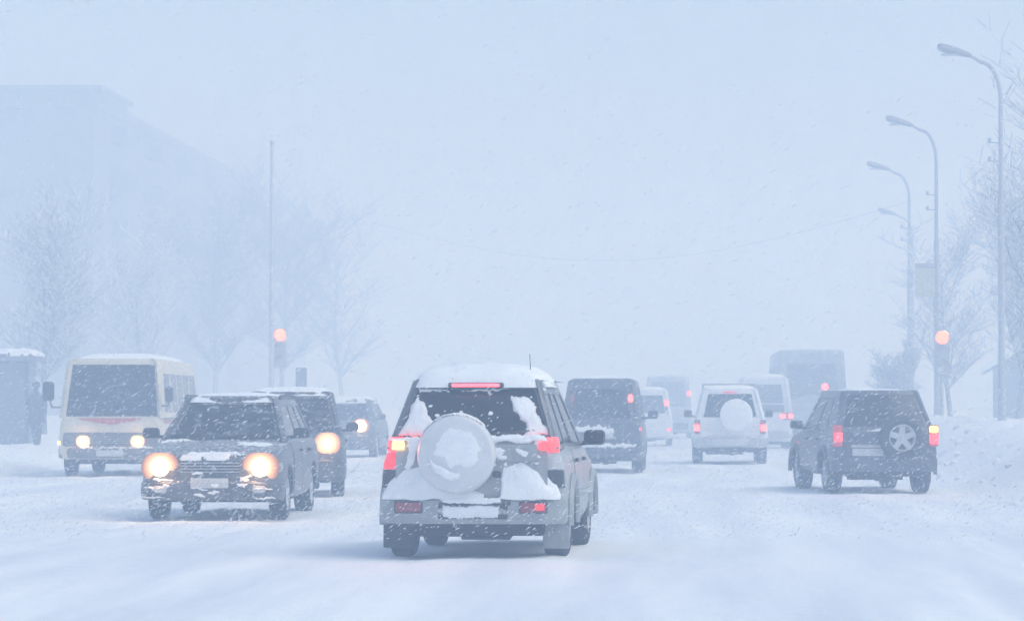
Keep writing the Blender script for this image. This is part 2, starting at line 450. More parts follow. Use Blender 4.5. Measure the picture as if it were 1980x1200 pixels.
            for i, b_ in enumerate(reversed(B)): pts.append((-w, yr + rc + b_ * (yf - yr - 2 * rc))); tg.append(('left', len(B) - 1 - i))
            arc(-w + rc, yr + rc, 180)
            return [(x, y, z) for x, y in pts], tg
        rings = []
        for c in levels:
            r_, tags = ring(c); rings.append(r_)
        top = rings[-1]; cx = 0; cy = sum(p[1] for p in top) / len(top); cr = C.get('crown', .03)
        for k in (.8, .5, .2):
            rings.append([(p[0] * k, cy + (p[1] - cy) * k, p[2] + cr * (1 - k * k)) for p in top])
        n = len(top); V = [p for r_ in rings for p in r_]
        frame, wins = [], {}
        eps = 1e-6
        for i in range(len(rings) - 1):
            for k in range(n):
                j = (k + 1) % n; q = (i * n + k, i * n + j, (i + 1) * n + j, (i + 1) * n + k); key = None
                if i + 1 < len(cl):
                    c0, c1 = levels[i], levels[i + 1]; t0, t1 = tags[k], tags[j]
                    if t0[0] == t1[0]:
                        lo, hi = min(t0[1], t1[1]), max(t0[1], t1[1])
                        if t0[0] == 'front' and lo >= 1 and hi <= len(A) - 2 and c0 >= front[0] - eps and c1 <= front[1] + eps: key = 'windshield'
                        elif t0[0] == 'back' and lo >= 1 and hi <= len(A) - 2 and c0 >= back[0] - eps and c1 <= back[1] + eps: key = 'rear_window'
                        elif t0[0] in ('left', 'right') and c0 >= cs[0] - eps and c1 <= cs[1] + eps:
                            for wi, (b0, b1) in enumerate(C['side']):
                                if B[lo] >= b0 - eps and B[hi] <= b1 + eps: key = ('side_window', t0[0], wi)
                if key: wins.setdefault(key, []).append(q)
                else: frame.append(q)
        frame.append(tuple((len(rings) - 1) * n + k for k in range(n)))
        def sub(fs):
            ids = sorted(set(i for f in fs for i in f)); mp = {v: k for k, v in enumerate(ids)}
            return [V[i] for i in ids], [tuple(mp[i] for i in f) for f in fs]
        v, f = sub(frame); me = mesh(v, f, fixn=True); solidify(me, .028)
        s.cabo = add('cabin_shell', me, P.get('cab_paint', P['paint']), s.root)
        s.win = {}
        for key, fs in wins.items():
            nm = key if isinstance(key, str) else key[0]
            if nm in C.get('solid', ()):
                gm = P['paint']
            else: gm = P.get('glass_' + nm, P.get('glass', 'glass'))
            v, f = sub(fs)
            cc = Vector((0, cy, C['z0'])); ins = .009
            nx = {'windshield': (0, -1, 0), 'rear_window': (0, 1, 0)}.get(nm) or ((1, 0, 0) if key[1] == 'left' else (-1, 0, 0))
            v = [(p[0] + nx[0] * ins, p[1] + nx[1] * ins, p[2]) for p in v]
            me = mesh(v, f, fixn=False); solidify(me, .006)
            s.win[key] = add(nm, me, gm, s.root)

    def roof_snow(s, h=.06, over=.02, seed=0.0, keep=1.0, m='carsnow', rear=0.0):
        C = s.P['cab']; z, yr, yf, w = s.lev(1.0); r = C.get('r', .07); cr = C.get('crown', .03)
        nu, nv = 26, 40; V, F = [], []
        yf2 = yr + (yf - yr) * keep
        for j in range(nv + 1):
            for i in range(nu + 1):
                u, v = 2 * i / nu - 1, 2 * j / nv - 1
                # squircle map so the cap has rounded corners
                uu, vv = u * math.sqrt(1 - .22 * v ** 4), v * math.sqrt(1 - .10 * u ** 4)
                e = (1 - abs(u) ** 5) * (1 - abs(v) ** 7)
                n1 = fbm(u * 1.6 + seed, v * 2.4, seed, 5)
                x = uu * (w + over) ; y = (yr + yf2) / 2 + vv * ((yf2 - yr) / 2 + over) - (rear * (abs(v) ** 6) if v < 0 else 0)
                dr_ = rear * .25 * (abs(v) ** 10 if v < 0 else 0)
                base = z - dr_ + r * (1 - .9 * max(abs(u) ** 6, abs(v) ** 8)) + cr * (1 - u * u) * (1 - v * v) * .9
                zz = base + h * (e ** .55) * (1 + .22 * n1) + .004 - .02 * (1 - min(1, e * 8))
                V.append((x + .012 * n1, y + .015 * fbm(u * 5, v * 5, seed), zz))
        for j in range(nv):
            for i in range(nu):
                a = j * (nu + 1) + i; F.append((a, a + 1, a + nu + 2, a + nu + 1))
        return add('roof_snow', mesh(V, F, angle=80, fixn=False), m, s.root)

    def wheels(s):
        P = s.P; rw, tw = P['rw'], P.get('tw', .20); ri = rw * .60
        prof = [(-tw / 2 + .02, ri), (-tw / 2, ri + .02), (-tw / 2 - .004, (ri + rw) / 2), (-tw / 2 + .008, rw - .03), (-tw / 2 + .035, rw - .004), (0, rw), (tw / 2 - .035, rw - .004), (tw / 2 - .008, rw - .03), (tw / 2 + .004, (ri + rw) / 2), (tw / 2, ri + .02), (tw / 2 - .02, ri)]
        s.tyre = joined([lathe(prof, 30, 'x', caps=False)])
        s.rim = rim_mesh(ri + .012, tw * .5)
        for y in (P['yf'], P['yr']):
            for sx in (-1, 1):
                o = add('wheel', s.tyre, 'rubber', s.root); o.location = (sx * (s.W - tw / 2 - .03), y, rw)
                if sx < 0: o.rotation_euler = (0, 0, math.pi)
                add('rim', s.rim, P.get('rim', 'alloy'), o)

    # fittings -----------------------------------------------------------
    def bumper(s, front, z0, z1, m, out=.05, wf=1.0, wrap=.45, name='bumper'):
        dr = 1 if front else -1; ye = dr * (s.L / 2 + out); w = s.W * wf; d = wrap; V, F = [], []
        secp = [(-.10, z0 + .03), (-.02, z0), (0, z0 + .025), (.006, (z0 + z1) / 2), (0, z1 - .03), (-.03, z1), (-.16, z1 + .005), (-.16, z0 + .05)]
        N = 33
        for i in range(N):
            th = R(-86 + 172 * i / (N - 1)); sx, cx = math.sin(th), math.cos(th)
            X = math.copysign(abs(sx) ** .5, sx); Y = abs(cx) ** .5
            for o_, z in secp: V.append(((w + o_) * X, (ye - dr * d) + dr * (d + o_) * Y, z))
        k = len(secp)
        for i in range(N - 1):
            for j in range(k): F.append((i * k + j, i * k + (j + 1) % k, (i + 1) * k + (j + 1) % k, (i + 1) * k + j))
        F.append(tuple(range(k))); F.append(tuple((N - 1) * k + j for j in range(k)))
        return add(name, mesh(V, F), m, s.root)

    def block(s, name, c, w, h, d, m, r=.03, axis='y', sgn=-1, parent=None, dome=.15, label=None):
        o = add(name, joined([rprism(c, w, h, d, r, axis, sgn, dome=dome)]), m, parent or s.root)
        if label: o['label'] = label
        return o

    def mirror(s, sx, y, z, w=.19, h=.135, m='trim_clean', gap=.03, x=None):
        x0 = x if x is not None else s.P['cab']['w'][0]
        c = (sx * (x0 + gap + w / 2), y, z)
        o = add('wing_mirror', joined([rprism((c[0], c[1] + .06, c[2]), w, h, .13, .045, 'y', -1, dome=.25),
                                       tube([(sx * (x0 - .03), y + .02, z - h * .42), (c[0], y + .0, z - h * .3)], .025, 6)]), m, s.root)
        add('mirror_glass', joined([rprism((c[0], c[1] - .066, c[2]), w * .84, h * .8, .006, .035, 'y', -1)]), 'glass_clean', o)
        return o

    def door(s, sx, y0, y1, z0, z1, m=None, handle=True, off=.007):
        V, F = [], []; ny, nz = 7, 7
        for j in range(nz + 1):
            for i in range(ny + 1):
                y = y0 + (y1 - y0) * i / ny; z = z0 + (z1 - z0) * j / nz; V.append((sx * (s.hw(y, z) + off), y, z))
        for j in range(nz):
            for i in range(ny):
                a = j * (ny + 1) + i; q = (a, a + 1, a + ny + 2, a + ny + 1); F.append(q if sx > 0 else q[::-1])
        me = mesh(V, F, fixn=False); solidify(me, .012)
        o = add('door', me, m or s.P['paint'], s.root)
        if handle:
            zh = z1 - .10; yh = y0 + .14
            add('handle', joined([rprism((sx * (s.hw(yh, zh) + off + .004), yh, zh), .17, .035, .028, .015, 'x', sx)]), 'trim', o)
        return o

    def spot(s, pos, power, col=(1, .74, .42), cone=120, size=.05, aim=(0, 1, .85), name='headlamp_bulb'):
        d = bpy.data.lights.new(name, 'SPOT' if cone else 'POINT'); d.energy = power; d.color = col; d.shadow_soft_size = size
        if cone: d.spot_size = R(cone); d.spot_blend = .9
        o = bpy.data.objects.new(name, d); COL.objects.link(o); o.parent = s.root; o.location = pos
        o.rotation_euler = Vector(aim).to_track_quat('-Z', 'Y').to_euler(); return o

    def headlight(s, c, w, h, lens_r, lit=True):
        o = add('headlight', joined([rprism((0, -.09, 0), w, h, .09, h * .45, 'y', 1, dome=.2)]), 'reflector' if lit else 'lens_off', s.root); o.location = c  # lit housing enlarged to carry the painted glow
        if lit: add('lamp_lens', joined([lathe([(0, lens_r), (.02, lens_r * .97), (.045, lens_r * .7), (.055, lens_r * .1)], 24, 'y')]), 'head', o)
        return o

    def seats(s, y, z, xs=(-.36, .36), m='seat'):
        for x in xs:
            o = add('seat', joined([rprism((x, y, z + .10), .46, .56, .13, .09, 'y', -1, dome=.3)]), m, s.root)
            add('headrest', joined([rprism((x, y + .01, z + .49), .25, .17, .09, .06, 'y', -1, dome=.3),
                                    tube([(x - .06, y - .04, z + .34), (x - .06, y - .04, z + .45)], .008, 5), tube([(x + .06, y - .04, z + .34), (x + .06, y - .04, z + .45)], .008, 5)]), m, o)

def rim_mesh(r, d):
    parts = [lathe([(d * .1, r), (d * .8, r), (d * .95, r * .97), (d * .95, r * .90), (d * .6, r * .86), (d * .4, r * .84), (d * .1, r * .84)], 30, 'x', caps=False),
             lathe([(d * .1, .07), (d * .78, .062), (d * .84, .04)], 14, 'x')]
    for k in range(5):
        a = 2 * math.pi * k / 5 + math.pi / 2; V = []
        for rr, ww, dd in ((.04, .050, .72), (r * .88, .040, .88)):
            for t in (-1, 1):
                for x in (d * .35, d * dd):
                    V.append((x, rr * math.cos(a) - t * ww * math.sin(a), rr * math.sin(a) + t * ww * math.cos(a)))
        parts.append((V, [(0, 1, 3, 2), (4, 6, 7, 5), (0, 4, 5, 1), (2, 3, 7, 6), (1, 5, 7, 3), (0, 2, 6, 4)]))
    return joined(parts, angle=30)

# ---------------------------------------------------------------- setting: ground, road, banks
def axis_pts(segs):
    out = []
    for a, b_, st in segs:
        n = max(1, int(round((b_ - a) / st))); out += [a + (b_ - a) * i / n for i in range(n)]
    return out + [segs[-1][1]]

ROAD_L, ROAD_R = -13.8, 4.9
def road_z(x, y):
    n = fbm(x * .25, y * .07, 2.0, 4) * .02 + fbm(x * 1.3, y * .25, 5.0, 3) * .014 + fbm(x * 3.1, y * .9, 9.0, 3) * .008
    for rx in (-6.3, -4.8, -2.55, -1.05, 2.45, 3.9, -11.6, -9.9):
        wob = .16 * math.sin(y * .11 + rx) + .06 * math.sin(y * .31)
        n -= .026 * math.exp(-((x - rx - wob) / .19) ** 2) - .013 * math.exp(-((x - rx - wob) / .42) ** 2)
    return n - .008

def ground_z(x, y):
    z = -.10
    if x > ROAD_R - 1.5:
        foot = 4.35 + .35 * fbm(y * .08, 1.0, 0) ; t = (x - foot) / 3.0
        t = max(0, min(1, t)); k = t * t * (3 - 2 * t)
        cut = max(0, min(1, (y - 20) / 14))
        z = -.06 + k * (.93 * cut + .1) + t * (.16 * fbm(x * .8, y * .35, 7, 5) + .05 * fbm(x * 3, y * 1.5, 2, 4))
        if x > 8.5: z -= min(.4, (x - 8.5) * .06)
    if x < ROAD_L + 1.2:
        t = max(0, min(1, (ROAD_L + .9 - x) / 1.6)); k = t * t * (3 - 2 * t)
        z = -.06 + k * (.30 + .10 * fbm(x * .5, y * .2, 4, 5)) + .04 * t * fbm(x * 2, y * .8, 3, 4)
        if x < ROAD_L - 6: z += min(.5, (ROAD_L - 6 - x) * .03)
    if 56 < y < 64 and x < -11.9:
        z += .13 * math.exp(-((y - 59.5 - (x + 13) * .15) / .55) ** 2) * min(1, (-11.9 - x) / .8) * (1 + .5 * fbm(x * 2, y, 1))
    return z

def sheet(name, xs, ys, fz, m, kind='structure'):
    V = [(x, y, fz(x, y)) for y in ys for x in xs]; n = len(xs)
    F = [(j * n + i, j * n + i + 1, (j + 1) * n + i + 1, (j + 1) * n + i) for j in range(len(ys) - 1) for i in range(n - 1)]
    return tag(add(name, mesh(V, F, angle=80, fixn=False), m), kind=kind)

sheet('ground', axis_pts([(-200, -40, 8), (-40, -22, 1.2), (-22, -11, .3), (-11, 3, 2), (3, 11, .16), (11, 24, 1.0), (24, 200, 8)]),
      axis_pts([(-60, 10, 5), (10, 100, .45), (100, 160, 1.2), (160, 460, 10)]), ground_z, 'ground')
sheet('road', axis_pts([(ROAD_L, ROAD_R, .11)]), axis_pts([(-58, 14, 2), (14, 80, .3), (80, 130, .8), (130, 455, 6)]), road_z, 'road')

rnd = random.Random(7)
parts = []
for i in range(260):
    y = rnd.uniform(38, 95); x = rnd.uniform(4.4, 8.5) if rnd.random() < .8 else rnd.uniform(-20, -13.2)
    r = rnd.uniform(.025, .09) * (1.5 if rnd.random() < .12 else 1); z = ground_z(x, y) + r * .2
    bm = bmesh.new(); bmesh.ops.create_icosphere(bm, subdivisions=1, radius=r)
    for v in bm.verts: v.co = Vector((v.co.x * rnd.uniform(.8, 1.4) + x, v.co.y * rnd.uniform(.8, 1.3) + y, v.co.z * rnd.uniform(.6, 1.0) + z))
    bm.verts.index_update(); parts.append(([tuple(v.co) for v in bm.verts], [tuple(v.index for v in f.verts) for f in bm.faces])); bm.free()
tag(add('snow_clods', joined(parts, smooth=False, fixn=False), 'clod'), 'broken lumps of ploughed snow scattered over the roadside snow banks', 'snow clods', kind='stuff')

# ---------------------------------------------------------------- apartment block, house, shelter
def facade_window(parent, c, w, h, axis, sgn, shared):
    key = (w, h, axis, sgn)
    if key not in shared:
        fr = joined([rprism((0, 0, 0), w, h, .06, .01, axis, sgn, 1, .02)], smooth=False)
        pn = joined([rprism((-(w * .26) if axis == 'y' else sgn * .061, sgn * .061 if axis == 'y' else -(w * .26), 0), w * .42, h * .86, .012, .01, axis, sgn, 1, .02),
                     rprism(((w * .26) if axis == 'y' else sgn * .061, sgn * .061 if axis == 'y' else (w * .26), 0), w * .42, h * .86, .012, .01, axis, sgn, 1, .02)], smooth=False)
        shared[key] = (fr, pn)
    fr, pn = shared[key]
    o = add('window', fr, 'frame', parent); o.location = c
    add('pane', pn, 'pane', o); return o

bl = empty('apartment_building', (-34.2, 190, 0), 0, 'large grey flat-roofed apartment block barely showing through the snow, upper left', 'building')
add('wall', joined([box(-30, 0, 0, 110, -.5, 18.7)], smooth=False), 'wall', bl)
add('parapet', joined([box(-30.3, .3, -.3, .25, 18.7, 19.35), box(-.05, .3, .25, 110, 18.7, 19.35), box(-30, -.05, .3, 110, 18.7, 19.0)], smooth=False), 'wall_dark', bl)
rh = add('roof_housing', joined([box(-16, -.35, 3, 14, 19.0, 20.1)], smooth=False), 'wall', bl)
add('roof_slab', joined([box(-16.4, -.0, 2.6, 14.4, 20.1, 20.35)], smooth=False), 'wall_dark', rh)
sh = {}
for fl in range(7):
    for k in range(3): facade_window(bl, (-3.2 - k * 4.2, -.0, 1.9 + fl * 2.75), 1.7, 1.5, 'y', -1, sh)
    for k in range(16): facade_window(bl, (.0, 4 + k * 6.4, 1.9 + fl * 2.75), 1.7, 1.5, 'x', 1, sh)
for fl in range(1, 7):
    for k in range(0, 14, 2):
        add('balcony', joined([box(.02, 1.1, 5.6 + k * 6.4, 9.0 + k * 6.4, .6 + fl * 2.75, 1.6 + fl * 2.75)], smooth=False), 'wall_dark', bl)

hs_ = empty('low_house', (17.2, 136, .3), -6, 'low house with snowy gable roof half hidden behind the right-hand trees', 'house')
add('wall', joined([box(-4.2, 6, 0, 8, -.6, 2.6)], smooth=False), 'wall_dark', hs_)
add('gable', joined([([(-4.2, .0, 2.6), (6, 0, 2.6), (.9, 0, 5.4), (-4.2, .3, 2.6), (6, .3, 2.6), (.9, .3, 5.4)], [(0, 1, 2), (5, 4, 3), (0, 3, 4, 1), (1, 4, 5, 2), (2, 5, 3, 0)])], smooth=False), 'wall_dark', hs_)
for sx in (-1, 1):
    x0, x1 = .9, .9 + sx * 5.6; V = []
    for x, z in ((x0, 5.45), (x1, 2.38)):
        for y in (-.5, 8.5):
            for dz in (0, .28): V.append((x, y, z + dz))
    add('roof_slope', joined([(V, [(0, 1, 3, 2), (4, 6, 7, 5), (0, 4, 5, 1), (2, 3, 7, 6), (1, 5, 7, 3), (0, 2, 6, 4)])], smooth=False), 'snow', hs_)
for k in (-2.4, 1.0, 4.0): facade_window(hs_, (k, -.0, 1.4), 1.1, 1.2, 'y', -1, {})

bs = empty('bus_shelter', (-20.15, 94, .2), 4, 'dark blue roadside shelter with a cap of snow at the left edge', 'shelter')
add('back_wall', joined([box(-1.7, 1.35, 1.1, 1.2, 0, 2.45)], smooth=False), 'shelter', bs)
for x in (-1.7, 1.35): add('side_wall', joined([rprism((x, .4, 1.22), 1.5, 2.44, .08, .05, 'x', 1, 3, .02)], smooth=False), 'shelter', bs)
add('front_panel', joined([rprism((-.2, -.36, 1.2), 3.0, 2.4, .05, .1, 'y', -1, 3, .01)], smooth=False), 'shelter', bs)
rf = add('roof', joined([rprism((-.17, .4, 2.44), 3.7, 2.1, .14, .2, 'z', 1, 4, .03)]), 'shelter', bs)
def shelter_snow(u, v): return (u, v, 2.585)
add('roof_snow', snow_patch([(-2.0, -.62), (1.66, -.62), (1.66, 1.42), (-2.0, 1.42)], shelter_snow, .2, .06, .4, .03, 3.0, (0, 0, 1)), 'carsnow', rf)

# ---------------------------------------------------------------- trees
def tree(name, label, loc, h, spread, seed, group, levels=3, dens=1.0, snow=True, bark='bark'):
    rn = random.Random(seed); t = empty(name, loc, rn.uniform(0, 360), label, 'tree', group)
    segs = {0: [], 1: [], 2: [], 3: []}
    def grow(p, d, ln, r, lv):
        n = 5 if lv < 2 else 3; pts = [p.copy()]; rad = [r]; dd = d.copy(); kids = []
        for i in range(n):
            j = .10 if lv == 0 else .26
            dd = (dd + Vector((rn.uniform(-j, j), rn.uniform(-j, j), rn.uniform(-j * .3, j * .7)))).normalized()
            pts.append(pts[-1] + dd * ln / n); rad.append(max(.006, r * (1 - .8 * (i + 1) / n)))
            if lv < levels: kids.append((pts[-1], dd.copy(), rad[-1]))
        segs[min(lv, 3)].append((pts, rad))
        if lv < levels:
            per = [(4, 3, 3, 0)[lv]] * len(kids)
            for i, (q, kd, kr) in enumerate(kids):
                if lv == 0 and i < 1: continue
                for _ in range(max(1, int(per[i] * dens))):
                    a = rn.uniform(0, 2 * math.pi); up = rn.uniform(.25, 1.0) if lv == 0 else rn.uniform(-.1, .8)
                    s_ = spread if lv == 0 else 1.0
                    nd = (Vector((math.cos(a) * s_, math.sin(a) * s_, up)) + kd * .6).normalized()
                    back = rn.uniform(0, .5) * ln / n
                    grow(q - kd * back, nd, ln * rn.uniform(.32, .52), max(.008, kr * rn.uniform(.45, .7)), lv + 1)
    grow(Vector((0, 0, -.3)), Vector((0, 0, 1)), h * .9, h * .017, 0)
    add('trunk', joined([tube(p, r, 8) for p, r in segs[0]], fixn=False), bark, t)
    add('limbs', joined([tube(p, r, 5) for p, r in segs[1]], fixn=False), bark, t)
    tw = add('crown', joined([tube(p, r, 3, False) for p, r in segs[2] + segs[3]], fixn=False), bark, t)
    if snow:
        sp = []
        for p, r in segs[1] + segs[2] + segs[3][::2]:
            if abs((p[-1] - p[0]).normalized().z) < .85:
                sp.append(tube([q + Vector((0, 0, max(.010, rr * .8))) for q, rr in zip(p, r)], [max(.012, rr * 1.1) for rr in r], 3, False))
        add('branch_snow', joined(sp, fixn=False), 'snow', t)
    return t

tree('roadside_tree', 'tall bare tree with snowy twigs at the right edge beside the nearest street lamp', (10.6, 91, .6), 8.2, .8, 11, 'bare trees on the right', dens=1.25)
tree('roadside_tree', 'bare leaning tree just right of the nearest street lamp, behind the tall one', (9.9, 97, .5), 6.4, .9, 23, 'bare trees on the right', dens=1.2, bark='bark_hazed')
tree('roadside_tree', 'low bare tree between the second lamp and the nearest street lamp on the right', (9.3, 112, .5), 6.0, 1.0, 31, 'bare trees on the right', bark='bark_hazed')
tree('roadside_tree', 'bare tree in front of the low house on the far right edge', (11.9, 101, .5), 6.8, 1.0, 47, 'bare trees on the right', dens=1.2)
tree('roadside_tree', 'snow-laden tree rising behind the shelter at the left edge', (-23.0, 118, .4), 6.6, 1.1, 5, 'snowy trees on the left', dens=1.4)
tree('roadside_tree', 'snowy tree between the shelter and the cream bus, above the bus mirror', (-21.6, 132, .4), 6.6, 1.1, 17, 'snowy trees on the left', dens=1.3, bark='bark_hazed')
tree('roadside_tree', 'faint bare tree rising behind the roof of the cream bus', (-22.5, 158, .4), 9.6, 1.1, 29, 'snowy trees on the left', dens=1.4, snow=False, bark='bark_hazed')
tree('roadside_tree', 'faint bare tree between the cream bus and the left signal light', (-21.0, 172, .4), 10.5, 1.1, 37, 'snowy trees on the left', dens=1.4, snow=False, bark='bark_hazed')
tree('roadside_tree', 'faintest bare tree just behind the left signal light', (-18.6, 182, .4), 9.0, 1.0, 53, 'snowy trees on the left', dens=1.3, snow=False, bark='bark_hazed')
tree('bare_shrub', 'faint leafless shrub above the roof of the dark four-by-four', (7.3, 112, .4), 2.4, 1.3, 61, None, dens=1.6, bark='bark_hazed')

# ---------------------------------------------------------------- street lamps, masts, signals, signs
def lamp(loc, label, h=10.0, fit=True, reach=1.35):
    t = empty('street_lamp', loc, 0, label, 'street lamp', 'street lamps along the right verge')
    hz = h - 1.35
    add('pole', joined([tube([(0, 0, -.6), (0, 0, 1.2), (0, 0, 1.25), (.0, 0, hz * .72), (0, 0, hz * .725), (0, 0, hz)], [.105, .10, .085, .075, .06, .05], 12)]), 'post', t)
    pts = []
    for k in range(9):
        a = R(90 * k / 8); pts.append((-.48 * (1 - math.cos(a)), 0, hz + .92 * math.sin(a)))
    pts += [(-.68, 0, hz + 1.04), (-.75, 0, hz + 1.08)]
    ar = add('arm', joined([tube(pts, [.05] * 9 + [.035, .03], 10)]), 'post', t)
    # cobra head: long tapered housing tilted upwards
    V, F = [], []; L = .84
    for i, (u, hh, ww) in enumerate(((0, .05, .06), (.10, .075, .085), (.35, .10, .12), (.7, .115, .15), (.95, .10, .14), (1.0, .05, .10))):
        for k in range(10):
            q = 2 * math.pi * k / 10; zz = math.sin(q) * hh * (1.15 if math.sin(q) > 0 else .75)
            V.append((-.70 - u * L * .965, math.cos(q) * ww, hz + 1.06 + u * L * .26 + zz))
    for i in range(5):
        for k in range(10): F.append((i * 10 + k, i * 10 + (k + 1) % 10, (i + 1) * 10 + (k + 1) % 10, (i + 1) * 10 + k))
    F += [tuple(range(10)), tuple(50 + k for k in range(10))]
    hd = add('lamp_head', mesh(V, F), 'lamp_head', t)
    add('lens', joined([rprism((-1.18, 0, hz + 1.12), .5, .18, .05, .08, 'z', -1)]), 'lens_off', hd)
    if fit:
        for dz in (1.05, 1.5):
            o = add('insulator', joined([tube([(0, 0, hz - dz), (-.26, 0, hz - dz + .02)], .018, 6), lathe([(-.06, .03), (-.03, .055), (0, .035), (.03, .055), (.07, .025)], 10, 'z', (-.27, 0, hz - dz + .06))]), 'post', t)
    return t
LS = [(7.8, 79.5, .1), (7.8, 99.3, .1), (8.3, 118, .1), (10.4, 146, .1)]
lamp(LS[0], 'nearest and tallest street lamp with curved arm at the right edge')
lamp(LS[1], 'second street lamp from the right edge, standing behind the right signal light')
lamp(LS[2], 'third, fainter street lamp left of the second one on the right verge')
lamp(LS[3], 'farthest street lamp on the right, almost lost in the snowfall', fit=False)

t = empty('tall_mast', (-13.15, 105.5, .1), 0, 'tall bare mast above the left signal light', 'mast')
add('pole', joined([tube([(0, 0, -.4), (0, 0, 6), (0, 0, 9.75)], [.09, .07, .05], 10)]), 'signal_box', t)
add('cap', joined([lathe([(9.7, .07), (9.78, .08), (9.84, .03)], 10, 'z')]), 'post', t)

def signal(loc, hz, label, rz):
    t = empty('traffic_light', loc, rz, label, 'traffic light', 'traffic lights at the crossing')
    add('post', joined([tube([(0, 0, -.5), (0, 0, hz + .1)], .06, 10)]), 'signal_box', t)
    h = add('housing', joined([rprism((0, -.08, hz - .42), .46, 1.3, .2, .08, 'y', -1)]), 'signal_box', t)
    for k in range(3):
        z = hz - k * .42
        lit = k == 0
        add('lens', joined([lathe([(-.28, .18), (-.30, .19), (-.325, .12), (-.335, .02)], 20, 'y', (0, 0, z))]), 'signal' if lit else 'signal_box', h)
        V, F = [], []
        for i in range(9):
            a = R(-10 + 200 * i / 8)
            for y in (-.28, -.46):
                for r in (.20, .21): V.append((r * math.cos(a), y, z + r * math.sin(a)))
        for i in range(8):
            a = i * 4; F += [(a, a + 4, a + 6, a + 2), (a + 1, a + 3, a + 7, a + 5), (a, a + 1, a + 5, a + 4), (a + 2, a + 6, a + 7, a + 3)]
        add('visor', mesh(V, F), 'signal_box', h)
    pl = bpy.data.lights.new('signal_bulb', 'SPOT'); pl.energy = 40; pl.color = (1, .38, .18); pl.shadow_soft_size = .03; pl.spot_size = R(130); pl.spot_blend = .7
    po = bpy.data.objects.new('signal_bulb', pl); COL.objects.link(po); po.parent = t; po.location = (0, -.36, hz); po.rotation_euler = Vector((0, -1, .8)).to_track_quat('-Z', 'Y').to_euler()
    return t
signal((-12.95, 106.5, .1), 3.55, 'left roadside traffic light glowing orange below the tall mast', 0)
signal((7.72, 96.6, .2), 3.15, 'right roadside traffic light glowing orange in front of the second street lamp', 0)

t = empty('hanging_sign', (7.45, 99.0, 4.3), 0, 'small pale yellow sign panel fixed high on the second street lamp', 'sign')
add('panel', joined([rprism((-.02, -.02, .75), .58, .85, .04, .03)]), 'sign', t)
add('header', joined([rprism((-.02, -.02, 1.26), .6, .14, .05, .02)]), 'post', t)
for z_ in (1.1, .5): add('bracket', joined([tube([(-.1, .0, z_), (.32, .1, z_)], .02, 6)]), 'post', t)
t = empty('road_sign', (-12.0, 104, .1), 0, 'small dark road sign on a thin post right of the left signal light', 'sign')
add('post', joined([tube([(0, 0, -.4), (0, 0, 2.45)], .035, 8)]), 'post', t)
add('plate', joined([rprism((0, -.04, 2.15), .36, .62, .02, .04)]), 'wall_dark', t)

V = []
a, b_ = Vector((8.4, 118, 8.7)), Vector((-13.15, 140, 9.2))
pts = [a.lerp(b_, k / 24) - Vector((0, 0, 1.9 * math.sin(math.pi * k / 24))) for k in range(25)]
tag(add('overhead_cable', joined([tube(pts, .0045, 5)]), 'cable'), 'thin overhead cable sagging across the road from the third street lamp', 'cable')

# ---------------------------------------------------------------- people
def skin_body(name, joints, edges, radii, m, parent, root=0):
    me = bpy.data.meshes.new(name); me.from_pydata(joints, edges, [])
    o = bpy.data.objects.new(name, me); COL.objects.link(o)
    md = o.modifiers.new('s', 'SKIN'); md.use_smooth_shade = True
    for i, r in enumerate(radii):
        sv = me.skin_vertices[0].data[i]; sv.radius = r if isinstance(r, tuple) else (r, r); sv.use_root = (i == root)
    sb = o.modifiers.new('d', 'SUBSURF'); sb.levels = 2; sb.render_levels = 2
    bpy.context.view_layer.update()
    nm = bpy.data.meshes.new_from_object(o.evaluated_get(bpy.context.evaluated_depsgraph_get()))
    o.modifiers.clear(); o.data = nm; nm.materials.clear(); nm.materials.append(M[m]); o.parent = parent
    nm.polygons.foreach_set('use_smooth', [True] * len(nm.polygons)); return o

def pedestrian():
    t = empty('person', (-18.05, 91.5, .22), 25, 'person in a dark coat and hat walking beside the shelter', 'person')
    J = [(0, 0, .92), (0, .01, 1.15), (0, .0, 1.36), (0, .02, 1.48), (0, .03, 1.55), (0, .05, 1.66), (0, .04, 1.74),
         (.17, 0, 1.40), (.23, -.10, 1.14), (.22, .0, .92), (.22, .03, .84),
         (-.17, 0, 1.40), (-.23, .10, 1.14), (-.21, .22, .95), (-.21, .26, .87),
         (.10, .02, .86), (.11, .18, .50), (.11, .20, .10), (.11, .32, .05),
         (-.10, -.02, .86), (-.11, -.08, .50), (-.11, -.34, .14), (-.11, -.27, .04)]
    E = [(0, 1), (1, 2), (2, 3), (3, 4), (4, 5), (5, 6), (2, 7), (7, 8), (8, 9), (9, 10), (2, 11), (11, 12), (12, 13), (13, 14), (0, 15), (15, 16), (16, 17), (17, 18), (0, 19), (19, 20), (20, 21), (21, 22)]
    Rr = [(.20, .15), (.19, .14), (.18, .13), .07, .075, .10, .07, .085, .07, .06, .045, .085, .07, .06, .045, (.13, .13), .085, .06, .045, (.13, .13), .085, .06, .045]
    skin_body('body', J, E, Rr, 'coat', t)
    add('coat_skirt', joined([lathe([(.62, .27), (.75, .25), (.95, .215), (1.15, .20)], 18, 'z')]), 'coat', t)
    add('face', joined([rprism((0, .115, 1.635), .13, .17, .045, .06, 'y', 1, dome=.3)]), 'skin', t)
    add('hat', joined([lathe([(1.67, .118), (1.72, .122), (1.78, .10), (1.82, .04)], 16, 'z', (0, .045, 0))]), 'hat', t)
pedestrian()

